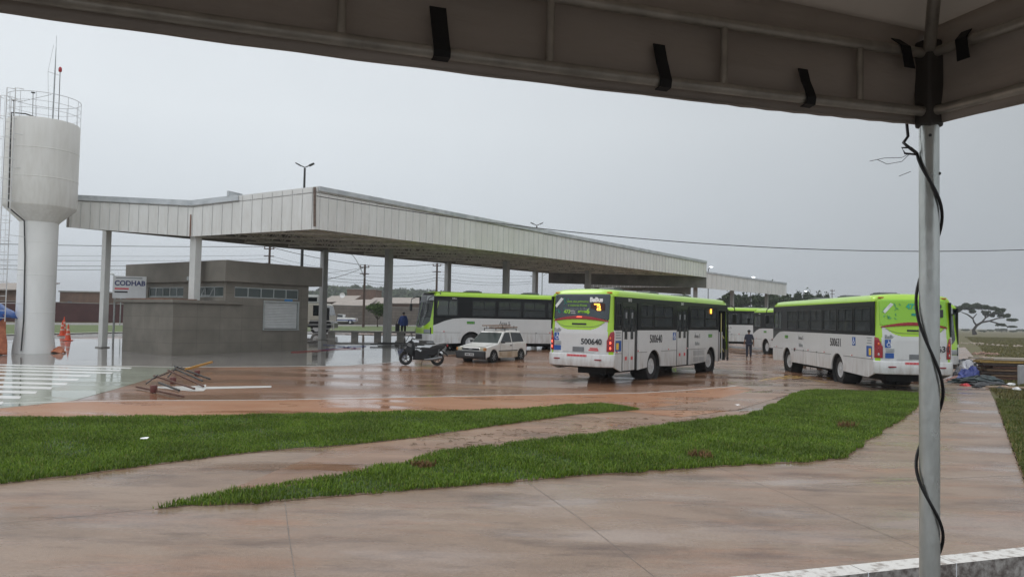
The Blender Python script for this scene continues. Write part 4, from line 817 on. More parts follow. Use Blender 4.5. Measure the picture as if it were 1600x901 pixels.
def access_symbol(parent, org, right, up, s):
    """blue square with the white wheelchair figure"""
    r_ = Vector(right); u_ = Vector(up); n = r_.cross(u_); o = Vector(org)
    P = lambda a, b_, d=.0: o + r_ * a * s + u_ * b_ * s + n * d
    mb = MB(); mb.add([P(-.5, -.5), P(.5, -.5), P(.5, .5), P(-.5, .5)], [(0, 1, 2, 3)]); q = mb.build('access_sticker', blue, parent)
    mb = MB(); mb.tube([P(-.05 + .2 * cos(t), -.14 + .2 * sin(t), .004) for t in np.linspace(R(100), R(350), 12)], s * .035, 5)
    mb.tube([P(-.05, .28, .004), P(-.02, .02, .004), P(.16, .02, .004), P(.26, -.22, .004), P(.36, -.22, .004)], s * .04, 5); mb.tube([P(-.04, .14, .004), P(.14, .14, .004)], s * .03, 5); mb.ball(P(-.06, .36, .004), s * .06, 6); mb.build('symbol', whit, q)
def make_bus(label, loc, deg, number=None, mirrors=True, green_rear=False, rear=True, front=True, right_doors=False, open_door=False, left=True, lights=False, interior=True, dirt=0, group='green and white city buses', steer=0, windscreen_marks=True):
    b = thing('city_bus', label, 'bus', loc, R(deg), group)
    z0 = .42; wr, wf = 3.55, 9.72
    def arch(cx, r=.63): return [(cx + r * cos(a), max(z0, .48 + r * sin(a))) for a in np.linspace(pi, 0, 15)]
    top = [(.25, 1.83)]
    # lower side panels, wheel arches cut out, belt line dropping at the front on the driver's side
    for side in (-1, 1):
        lo = [(.27, .56), (.75, z0)]
        bot = lo + arch(wr) + arch(wf) + [(BL - .5, z0), (BL - .40, .60)]
        if side == 1 : topf = [(BL - .38, 1.42), (BL - .62, 1.50), (BL - 1.0, 1.66), (BL - 1.5, 1.79), (BL - 2.1, 1.83)]
        else: topf = [(BL - .38, 1.83)]
        holes = right_doors and side == -1
        y0, y1 = (HW - .05, HW) if side == 1 else (-HW, -HW + .05)
        if holes:      # doors are built separately: three pieces of side panel
            MB().prism([(.27, .56), (.75, z0), (.80, z0), (.80, 1.83), (.27, 1.83)], y0, y1).build('side_panel', white_paint, b)
            MB().prism([(2.10, z0)] + arch(wr) + [(5.72, z0), (5.72, 1.83), (2.10, 1.83)], y0, y1).build('side_panel', white_paint, b)
            MB().prism([(7.08, z0)] + arch(wf) + [(10.62, z0), (10.62, 1.83), (7.08, 1.83)], y0, y1).build('side_panel', white_paint, b)
            MB().prism([(12.0, .45), (12.06, .5), (12.06, 1.83), (12.0, 1.83)], y0, y1).build('side_panel', blackp, b)
        else:
            MB().prism(bot + topf + [(.27, 1.83)], y0, y1).build('side_panel', white_paint, b)
            if side == 1: MB().prism([(BL - .385, 1.42), (BL - .62, 1.50), (BL - 1.0, 1.66), (BL - 1.5, 1.79), (BL - 2.1, 1.835), (BL - 2.1, 1.9), (BL - .385, 1.9)], y0 + .012, y1 - .006).build('side_swoop', blackp, b)
        # wheel housings and seams
        for cx in (wr, wf): MB().lathe([(.62, 0), (.62, .5)], 20, (cx, side * (HW - .55) if side == 1 else -HW + .05, .48), axis='Y', cap=False).build('wheel_housing', undr, b)
        ys = side * (HW + .001)
        mb = MB()
        for xa, xb in ((.3, wr - .62), (wr + .64, wf - .64), (wf + .64, BL - .42)):
            if holes:
                for ya, yb in ((.3, .8), (2.1, 2.9), (4.2, 5.7), (7.1, 9.05)): mb.b2((ya, ys - .004, 1.035), (yb, ys + .004, 1.05))
                break
            mb.b2((xa, ys - .004, 1.035), (xb, ys + .004, 1.05))
            n = int((xb - xa) / 1.35)
            for i in range(1, n): x = xa + (xb - xa) * i / n; mb.b2((x - .005, ys - .003, .45), (x + .005, ys + .003, 1.035)); mb.b2((x - .10, ys - .004, 1.05), (x + .02, ys + .006, 1.08))
        mb.build('panel_seam', m_seam2, b)
        # window band
        bz0, bz1 = 1.83, 2.98
        xs = ([(.62, 1.45), (2.95 - .6, 3.45), (3.55, 5.35), (7.25, 8.9), (9.0, 10.45)] if holes else [(.55, 1.95), (2.1, 3.5), (3.65, 5.05), (5.2, 6.6), (6.75, 8.15), (8.3, 9.7)])
        if not holes: xs = xs + [(10.55, 11.75)] if side == 1 else xs + [(9.85, 11.6)]
        mb = MB(); ya, yb = (HW - .045, HW - .004) if side == 1 else (-HW + .004, -HW + .045)
        segs = [(.27, BL - .40)] if not holes else [(.27, .80), (2.10, 5.72), (7.08, 10.62)]
        mb.b2((.27, ya, 2.80), (BL - .40, yb, bz1))
        for sa, sb in segs:
            mb.b2((sa, ya, bz0), (sb, yb, 1.93)); cur = sa
            for wa, wb in xs:
                if wb < sa or wa > sb: continue
                if wa > cur: mb.b2((cur, ya, 1.93), (wa, yb, 2.80))
                cur = wb
            if cur < sb: mb.b2((cur, ya, 1.93), (sb, yb, 2.80))
        mb.build('window_band', bandm, b)
        for wi, (wa, wb) in enumerate(xs):
            if holes and wi == 0: wa, wb = .34, .74
            fm = MB(); f0, f1 = (yb - .004, yb + .010) if side == 1 else (ya - .010, ya + .004); wz0, wz1 = 1.95, 2.78; wd = .035
            drv = (not holes) and side == 1 and wi == len(xs) - 1
            for p, q in (((wa, f0, wz0), (wb, f1, wz0 + wd)), ((wa, f0, wz1 - wd), (wb, f1, wz1)), ((wa, f0, wz0 + wd), (wa + wd, f1, wz1 - wd)), ((wb - wd, f0, wz0 + wd), (wb, f1, wz1 - wd))): fm.b2(p, q)
            mzz = 2.32
            if not drv:
                fm.b2((wa + wd, f0, mzz), (wb - wd, f1, mzz + .03)); mid = (wa + wb) / 2; fm.b2((mid - .02, f0, mzz + .03), (mid + .02, f1, wz1 - wd))
            else: fm.b2((wa + .5, f0, wz0 + wd), (wa + .54, f1, wz1 - wd))
            wo = fm.build('window', dark_frame, b)
            pm = MB(); yc = (ya + yb) / 2; pm.b2((wa, yc - .004, 1.93), (wb, yc + .004, 2.80)); pm.build('pane', glass_clear if drv else glass_bus, wo)
        # small stickers and reflectors
        if rear or front:
            for x in (.5, 2.2, 5.0, 6.9, 8.6, 11.4):
                if holes and (x > 7): continue
                flat(b, side, x - .13, x - .03, 1.075, 1.115, redst, 'reflector'); flat(b, side, x - .03, x + .07, 1.075, 1.115, whit, 'reflector')
            rv = (1, 0, 0) if side == -1 else (-1, 0, 0)
            if number: text(number, .42, rv, (0, 0, 1), (3.70, side * (HW + .006), 1.50), dkt, b, 'fleet_number', bold=.006, squash=.92)
            xs_ = 5.48 if side == -1 else 1.95
            access_symbol(b, (xs_, side * (HW + .004), 1.60), rv, (0, 0, 1), .30)
            xq = .52 if side == -1 else .62
            flat(b, side, xq - .22, xq + .22, 1.12, 1.48, blue, 'sticker'); flat(b, side, xq - .17, xq + .02, 1.17, 1.40, yel, 'sticker', .009)
            for k in range(3): flat(b, side, xq - .2, xq + .2 - .05 * (k % 2), 1.56 + .09 * k, 1.59 + .09 * k, greyt, 'small_print')
            xa_ = 8.0 if side == -1 else 7.75
            text('Área 5' if side == -1 else 'Área 5', .24, rv, (0, 0, 1), (xa_, side * (HW + .006), 1.58), dkt, b); text('BsBus', .22, rv, (0, 0, 1), (xa_, side * (HW + .006), 1.27), greyt, b)
            xl_ = 9.55 if side == -1 else 9.75
            flat(b, side, xl_ - .20, xl_ + .26, 1.52, 1.66, mk('decal_green', (.05, .22, .08), .4), 'sticker'); text('euro 6', .15, rv, (0, 0, 1), (xl_ + .05, side * (HW + .012), 1.59), limet, b)
            if side == 1: MB().b2((8.55, HW, .98), (8.66, HW + .02, 1.12)).build('catch', blackp, b)
    if right_doors:
        # air grille, two closed folding doors, the open front door
        mb = MB()
        for gx0, gx1, gz0, gz1 in ((7.55, 8.85, .78, 1.0), (7.55, 8.12, .50, .72), (8.2, 8.85, .50, .72)):
            for k in range(7): z = gz0 + (gz1 - gz0) * k / 7; mb.b2((gx0, -HW - .006, z), (gx1, -HW - .001, z + .014))
        mb.build('air_grille', m_grey_skirt, b)
        def folding(xa, xb, zb_=.44):
            d = thing('door', None, None, (0, 0, 0)); d.parent = b
            for k in ('label', 'category'):
                if k in d: del d[k]
            mb = MB(); mb.b2((xa, -HW, zb_), (xa + .06, -HW + .06, 2.80)); mb.b2((xb - .28, -HW + .03, zb_), (xb, -HW + .08, 2.80)); mb.b2((xa + .06, -HW, 2.66), (xb - .28, -HW + .06, 2.80)); mb.build('door_frame', blackp, d)
            lw = (xb - .28 - xa - .06) / 2
            for k in (0, 1):
                a = xa + .06 + lw * k + .01; c_ = a + lw - .02
                MB().b2((a, -HW - .004, zb_), (c_, -HW + .035, 1.78)).build('lower_leaf', white_paint, d)
                fm = MB(); fm.b2((a, -HW - .002, 1.781), (a + .05, -HW + .035, 2.65)); fm.b2((c_ - .05, -HW - .002, 1.781), (c_, -HW + .035, 2.65)); fm.b2((a + .05, -HW - .002, 2.58), (c_ - .05, -HW + .035, 2.65)); fm.build('leaf_frame', m_door, d)
                MB().b2((a + .05, -HW + .008, 1.781), (c_ - .05, -HW + .014, 2.58)).build('pane', glass_bus, d)
                MB().b2((a + lw * .25, -HW - .012, 1.52), (c_ - lw * .25, -HW - .005, 1.95)).build('leaf_window', m_door, d)
                flat(d, -1, a + lw * .36, a + lw * .64, 2.25, 2.46, mk('door_notice', (.22, .23, .24), .5), 'notice', .008); flat(d, -1, a + lw * .35, a + lw * .65, .80, .92, redst, 'sticker', .01)
        folding(.80, 2.10); folding(5.72, 7.08)
        d = thing('door', None, None, (0, 0, 0)); d.parent = b
        for k in ('label', 'category'):
            if k in d: del d[k]
        mb = MB(); mb.b2((10.62, -HW, .42), (10.70, -HW + .06, 2.80)); mb.b2((11.95, -HW, .42), (12.03, -HW + .06, 2.80)); mb.b2((10.70, -HW, 2.70), (11.95, -HW + .06, 2.80)); mb.build('door_frame', blackp, d)
        MB().b2((10.72, -HW + .02, .50), (10.76, -HW + .30, 2.62)).build('open_leaf', m_door, d)
        mb = MB(); mb.b2((10.78, -HW + .0, .46), (10.84, -HW + .03, 1.75)); mb.b2((11.12, -HW + .0, .46), (11.18, -HW + .03, 1.75)); mb.b2((10.84, -HW, .46), (11.12, -HW + .03, .54)); mb.build('open_leaf', white_paint, d)
        mb = MB(); 
        for pts in (((11.3, -HW + .1, 2.6), (11.3, -HW + .1, .8)), ((11.85, -HW + .1, 2.5), (11.85, -HW + .12, .7)), ((11.35, -HW + .1, 1.65), (11.85, -HW + .1, 1.35)), ((11.35, -HW + .1, 1.05), (11.85, -HW + .1, .75))): mb.tube(pts, .025, 6)
        mb.build('handrail', mk('rail_yellow', (.55, .50, .18), .4), d)
        for x, lab in ((1.4, '3813'), (6.3, '3813')): text(lab, .15, (1, 0, 0), (0, 0, 1), (x, -HW - .004, 2.88), whit, b)
        if lights: MB().b2((9.55, -HW - .012, 2.56), (9.72, -HW + .0, 2.76)).build('side_sign', amber_lit, b)
    # roof: one profile swept along the bus, ends rounded
    def ring(x, s=1.0, dz=0):
        pr = [(HW, 2.98), (HW - .005, 3.05), (HW - .05, 3.14), (HW - .16, 3.20), (HW - .40, 3.235), (.5, 3.26), (0, 3.265)]
        pts = [(y * s, 2.98 + (z - 2.98) * (1 - dz)) for y, z in pr]; pts = pts + [(-y, z) for y, z in pts[-2::-1]]
        return [(x, y, z) for y, z in pts]
    MB().loft([ring(.32, .97, .55), ring(.36, .985, .3), ring(.50, 1, .06), ring(.7), ring(BL - 1.0), ring(BL - .7, 1, .05), ring(BL - .55, .985, .25), ring(BL - .48, .96, .55)]).build('roof', lime, b, smooth=50)
    mb = MB()
    for x in (2.4, 5.6, 9.2): mb = MB(); mb.b2((x - .42, -.36, 3.25), (x + .42, .36, 3.33)); mb.prism([(x - .36, 3.33), (x + .36, 3.33), (x + .28, 3.37), (x - .28, 3.37)], -.3, .3); mb.build('roof_hatch', mk('hatch', (.10, .11, .11), .5), b, bevel=.01)
    # underside, floor and inside
    MB().b2((.5, -.80, .50), (BL - .6, .80, .60)).build('floor_pan', undr, b); MB().b2((1.0, -.55, .28), (BL - 1.6, .55, .50)).build('chassis', undr, b)
    MB().b2((.45, -.82, .9), (BL - .7, .82, .95)).build('cabin_floor', m_inner, b)
    if interior:
        sm = MB()
        for side in (-1, 1):
            x = 1.2
            while x < 9.9:
                if not (right_doors and side == -1 and (x < 2.4 or 5.4 < x < 7.2)):
                    so_ = MB(); so_.b2((x, side * .35, 1.28), (x + .42, side * 1.12, 1.38)); so_.b2((x - .04, side * .35, 1.38), (x + .05, side * 1.12, 1.98)); so_.b2((x + .15, side * .6, .95), (x + .25, side * .9, 1.28)); so_.build('seat', m_seat, b)
                x += .78
        mb = MB()
        for x in (2.2, 4.4, 6.6, 8.8):
            for s_ in (-.35, .35): mb.tube([(x, s_, .95), (x, s_, 2.95)], .018, 5)
        mb.build('grab_poles', MT.get('rail_yellow') or mk('rail_yellow', (.55, .50, .18), .4), b)
        MB().b2((10.9, .35, .95), (11.3, 1.0, 1.7)).build('driver_seat', m_seat, b)
    # rear wall
    base = skin_grid(rearx, 0, -HW + .006, HW - .006, .98, 3.17, lambda y, z: True, 0, mi=lambda y, z: rear_zone(y, z), st=.025 if rear else .12); base.build('rear_wall', [lime, white_paint], b, smooth=50)
    bump_ = skin_grid(lambda y, z: rearx(y, z) - .05 - .03 * sin(min(1, (z - .58) / .42) * pi), 0, -HW - .005, HW + .005, .58, 1.0, lambda y, z: z < .99 - .0 * y, 0, st=.035 if rear else .15); solid(bump_.build('bumper', white_paint, b, smooth=60), .06)
    if rear:
        wm = lambda y, z: abs(y) < (1.09 - .05 * (3 - z) * 0) and z > 2.28 - .13 * (y / 1.1) ** 2 + (.0) and not (abs(y) > 1.05 and (z > 3.02 or z < 2.2)) 
        solid(skin_grid(rearx, -1, -1.10, 1.10, 2.12, 3.06, wm, .012, st=.02).build('rear_window', m_green2 if green_rear else m_rwin, b, smooth=60), .01)
        sm_ = lambda y, z: abs(z - (2.25 - .13 * (y / 1.1) ** 2)) < .055 * (1 - .75 * (abs(y) / 1.1) ** 2)
        solid(skin_grid(rearx, -1, -1.08, 1.08, 2.05, 2.36, sm_, .022, st=.012).build('red_stripe', mk('stripe_red', (.30, .012, .02), .3), b, smooth=60), .01)
        MB().b2((rearx(0, 2.3) - .035, -.10, 2.255), (rearx(0, 2.3) - .028, .10, 2.285)).build('brake_strip', redlit if lights else redlamp, b)
        MB().b2((rearx(0, 2) - .012, -.28, 1.995), (rearx(0, 2) - .002, .28, 2.055)).build('vent', blackp, b)
        sw = MB()
        for s_ in (-1, 1): sw.tube([(rearx(s_ * t, 1.93 + max(0, t - .45) ** 2 * .6) - .004, s_ * t, 1.93 + max(0, t - .45) ** 2 * .6) for t in (0, .2, .4, .6, .8, .95)], .008, 5)
        sw.build('hood_crease', m_seam2, b)
        MB().b2((rearx(.9, 1.4) * 0 + .02, -.62, 1.055), (.028, .62, 1.065)).build('tailgate_seam', m_seam2, b)
        for s_ in (-1, 1):
            tm = lambda y, z: (lambda a: a > 1.03 + .13 * max(0, (z - 1.45)) / .35 * (1 if z > 1.45 else 0) and a < 1.262 and z < 1.80 - .35 * (1.26 - a))(abs(y))
            y0_, y1_ = (1.0, 1.265) if s_ > 0 else (-1.265, -1.0)
            tl = solid(skin_grid(rearx, -1, y0_, y1_, 1.10, 1.80, tm, .018, st=.018).build('tail_light', redlamp, b, smooth=60), .015)
            for zc, mm in ((1.56, amber), (1.40, redlit if lights else redlamp), (1.22, redlit if lights else mk('reverse_lens', (.5, .45, .45), .3))):
                yy = s_ * 1.13; MB().ball((rearx(yy, zc) - .018, yy, zc), (.015, .05, .05), 12).build('lamp', mm, tl, smooth=60)
            yy = s_ * 1.02; MB().b2((rearx(yy, 3.1) - .03, yy - .09, 3.095), (rearx(yy, 3.1) + .02, yy + .09, 3.135)).build('marker_light', amber if lights else mk('marker_red', (.45, .09, .02), .3), b)
            yy = s_ * .8; MB().b2((-.065 - .02, yy - .12, .80), (-.03, yy + .12, .84)).build('reflector', mk('deep_red', (.25, .01, .02), .3), b)
        r_, u_ = (0, -1, 0), (.1, 0, 1)
        X = lambda y, z, o_=.02: (rearx(y, z) - o_, y, z)
        MB().b2((rearx(0, 1.15) - .02, -.22, 1.08), (rearx(0, 1.15) - .008, .22, 1.24)).build('number_plate', plate, b)
        if number: text(number, .27, (0, -1, 0), (0, 0, 1), (rearx(-.5, 1.4) - .014, -.50 if not green_rear else -.69, 1.42), dkt, b, 'fleet_number', bold=.006)
        text('BsBus', .17, r_, (0, 0, 1), (rearx(.8, 1.8) - .012, .80, 1.80), greyt, b, bold=.006)
        access_symbol(b, (rearx(.85, 1.6) - .010, .86, 1.58), r_, (0, 0, 1), .27)
        [MB().b2((.02, .70, z_), (.027, .98, z_ + .022)).build('small_print', greyt, b) for z_ in (1.30, 1.345, 1.39)]
        bx = lambda y0_, y1_, z0_, z1_, mm, o_=.012, nm='sticker': MB().b2((rearx((y0_ + y1_) / 2, z0_) - o_ - .003, y0_, z0_), (rearx((y0_ + y1_) / 2, z0_) - o_, y1_, z1_)).build(nm, mm, b)
        bx(.62, .99, 1.10, 1.27, blue); bx(.84, .95, 1.12, 1.24, yel, .016)
        bx(-.78, -.40, 1.12, 1.16, redst); bx(-.72, -.44, 1.18, 1.22, redst); text('3', .14, r_, (0, 0, 1), (rearx(-.75, 1.2) - .016, -.72, 1.17), redst, b)
        MB().b2((-.085, -.38, .905), (-.078, .40, .985)).build('sticker', mk('sticker_pink', (.62, .22, .24), .4), b)
        [MB().b2((-.089, y_, .925), (-.0855, y_ + .09, .965)).build('small_print', redst, b) for y_ in (-.34, -.22, -.08, .04, .16, .27)]
        wx = lambda y, z, o_=.03: (rearx(y, z) - o_, y, z); tu = (.1, 0, 1)
        text('BsBus', .21, r_, tu, wx(-.62, 2.86), dkt if green_rear else whit, b, bold=.012)
        # little drawn bus with a swirl of arrows
        dcol = mk('drawn_white', (.75, .77, .76), .4); mb = MB(); c0 = Vector(wx(.80, 2.78))
        mb.add([c0 + Vector((0, -.02, .16)), c0 + Vector((0, -.12, .11)), c0 + Vector((0, .16, -.20)), c0 + Vector((0, .22, -.12))], [(0, 1, 2, 3)]); mb.build('bus_drawing', dcol, b)
        mb = MB(); rr_ = random.Random(3)
        for k in range(26):
            y_ = .45 + .58 * rr_.random(); z_ = 2.42 + .56 * rr_.random()
            if abs((y_ - .80) * .8 + (z_ - 2.75) * -.2) < .10 and z_ > 2.55: continue
            a = rr_.uniform(0, 6.28); s_ = rr_.uniform(.03, .055); c_ = Vector(wx(y_, z_)); mb.tube([c_ + Vector((0, s_ * cos(a + t), s_ * sin(a + t))) for t in (-1.4, -.5, .4, 1.2)], .009, 4)
        mb.build('arrow_swirl', teal if not green_rear else mk('swirl_green', (.03, .30, .20), .4), b)
        if not green_rear:
            for k, (t_, mm) in enumerate((('Uma das primeiras', limet), ('e maiores frotas', limet), ('sustentáveis do Brasil', greyt))): text(t_, .115, r_, tu, wx(.10 - .0 * k, 2.80 - .13 * k), mm, b)
            text('473', .17, r_, tu, wx(.50, 2.44), limet, b, bold=.006); text('ônibus', .075, r_, tu, wx(.27, 2.47), whit, b); text('novos', .075, r_, tu, wx(.25, 2.40), whit, b)
            bx(-.28, .06, 2.41, 2.48, limet, .03); text('euro', .10, r_, tu, wx(-.10, 2.445, .045), mk('ink', (.01, .03, .03), .4), b); text('6', .24, r_, tu, wx(-.33, 2.46), limet, b, bold=.01)
            MB().b2((rearx(-.7, 2.6) - .035, -.95, 2.50), (rearx(-.7, 2.6) - .02, -.42, 2.74)).build('display_panel', m_led, b)
            text('a', .40, r_, tu, wx(-.74, 2.62, .05), amber_lit, b, 'display_figure', bold=.004); MB().b2((rearx(-.6, 2.6) - .05, -.78, 2.69), (rearx(-.6, 2.6) - .045, -.56, 2.73)).build('display_figure', amber_lit, b)
        else:
            text('473', .24, r_, tu, wx(.10, 2.82), mk('teal_light', (.02, .38, .24), .4), b, bold=.01)
            bx(-.12, .12, 2.52, 2.60, teal, .03); MB().b2((rearx(-.7, 2.6) - .03, -.92, 2.48), (rearx(-.7, 2.6) - .015, -.42, 2.74)).build('display_panel', mk('display_off', (.03, .03, .035), .3), b, bevel=.02)
    # front wall
    fz = lambda y, z: 1 if (z > 2.72 or (abs(y) < 1.05 - .75 * max(0, (1.62 - z)) / .35 * (z < 1.62) and z > 1.28)) else (3 if z < .98 else (0))
    fb_ = lambda y, z: not (abs(y) < 1.04 - 1.2 * max(0, 1.62 - z) and 1.42 < z < 2.66)
    skin_grid(frontx, 0, -HW + .006, HW - .006, .58, 3.17, fb_, 0, mi=fz, st=.035 if front else .12).build('front_wall', [lime, blackp, blackp, white_paint], b, smooth=50)
    skin_grid(frontx, 1, -1.06, 1.06, 1.38, 2.68, lambda y, z: abs(y) < 1.05 - 1.2 * max(0, 1.62 - z), .004, st=.035 if front else .12).build('windscreen', glass_clear, b, smooth=60)
    MB().b2((BL - .75, -HW + .1, .95), (BL - .25, HW - .1, 1.30)).build('dashboard', m_door, b)
    if right_doors: MB().b2((BL - .62, -HW + .05, .45), (BL - .56, -.75, 2.95)).build('door_bulkhead', m_door, b)
    if front:
        mb = MB(); mb.b2((frontx(0, 1.9) - .01, -.02, 1.42), (frontx(0, 2.6), .02, 2.66)); mb.v = []; mb.f = []; mb.m = []
        mb.tube([(frontx(0, z) + .008, 0, z) for z in (1.40, 1.8, 2.2, 2.66)], .015, 5); mb.build('screen_divider', blackp, b)
        mb = MB()
        for y_ in (.5, -.35): mb.tube([(frontx(y_, 1.5) + .03, y_, 1.45), (frontx(y_ + .35, 2.2) + .03, y_ + .35, 2.25)], .012, 5)
        mb.build('wiper', blackp, b)
        for s_ in (-1, 1):
            tm = lambda y, z: abs(y) > .72 and .98 < z < 1.20
            y0_, y1_ = (.72, 1.15) if s_ > 0 else (-1.15, -.72)
            solid(skin_grid(frontx, 1, y0_, y1_, .98, 1.20, tm, .012, st=.05).build('headlight', mk('headlight', (.30, .32, .33), .1, coat=.5), b, smooth=60), .01)
        MB().b2((frontx(0, .8) - .02, -.5, .66), (frontx(0, .8) + .015, .5, .92)).build('grille', blackp, b)
        tm = lambda y, z: True
        solid(skin_grid(frontx, 1, .42, 1.08, 2.74, 3.02, tm, .010, st=.05).build('pale_top_panel', mk('pale_glass', (.40, .43, .44), .15), b, smooth=60), .008)
        text('BsBus', .11, (-1, 0, 0), (0, 0, 1), (BL - 1.55, HW + .004, 2.88), whit, b)
    for s_ in (-1, 1) if mirrors else ():
        mr = MB(); y_ = s_ * (HW - .1); mr.tube([(BL - .62, y_, 2.92), (BL - .3, s_ * (HW + .12), 2.98), (BL - .02, s_ * (HW + .20), 2.85), (BL + .02, s_ * (HW + .20), 2.62)], .022, 6); m1 = mr.build('mirror_arm', blackp, b)
        MB().box((BL + .02, s_ * (HW + .19), 2.38), (.12, .20, .42)).build('mirror', blackp, m1, bevel=.03)
    for s_ in (-1, 1):
        make_wheel(b, wr, s_); make_wheel(b, wf, s_, rz=steer)
        if s_: MB().lathe([(.3, 0), (.5, .02), (.5, .26), (.3, .28)], 24, (wr, s_ * .62 - .14, .5), axis='Y').build('inner_tyre', rubber, b, smooth=35)
    for cx in (wr, wf): MB().tube([(cx, -1, .5), (cx, 1, .5)], .09, 8).build('axle', undr, b)
    return b
dark_frame = mk('window_frame', (.022, .024, .026), .35)
make_bus('nearest bus numbered 500640 with dark rear window, lit tail lights and open front door', (2.32, 26.55, 0), 55.9, '500640', lights=True, right_doors=True, open_door=True, front=False, steer=R(-6))
make_bus('bus numbered 500631 with green printed rear window behind the galvanised pole', (13.40, 25.43, 0), 87.1, '500631', green_rear=True, front=False, steer=R(8))
make_bus('bus seen side on with its windscreen to the left, behind the white hatchback', (6.12, 47.1, .31), 205, None, rear=False)
make_bus('bus standing behind the man in dark trousers, partly hidden by bus 500631', (20.55, 45.9, .0), 95.6, None, rear=False, interior=False)
make_bus('farthest bus seen side on between the two numbered buses', (25.4, 64.0, .20), 180, None, rear=False, interior=False)
make_bus('bus of which only a green corner shows right of bus 500631', (18.16, 45.3, 0), 270, None, mirrors=False, rear=False, interior=False)

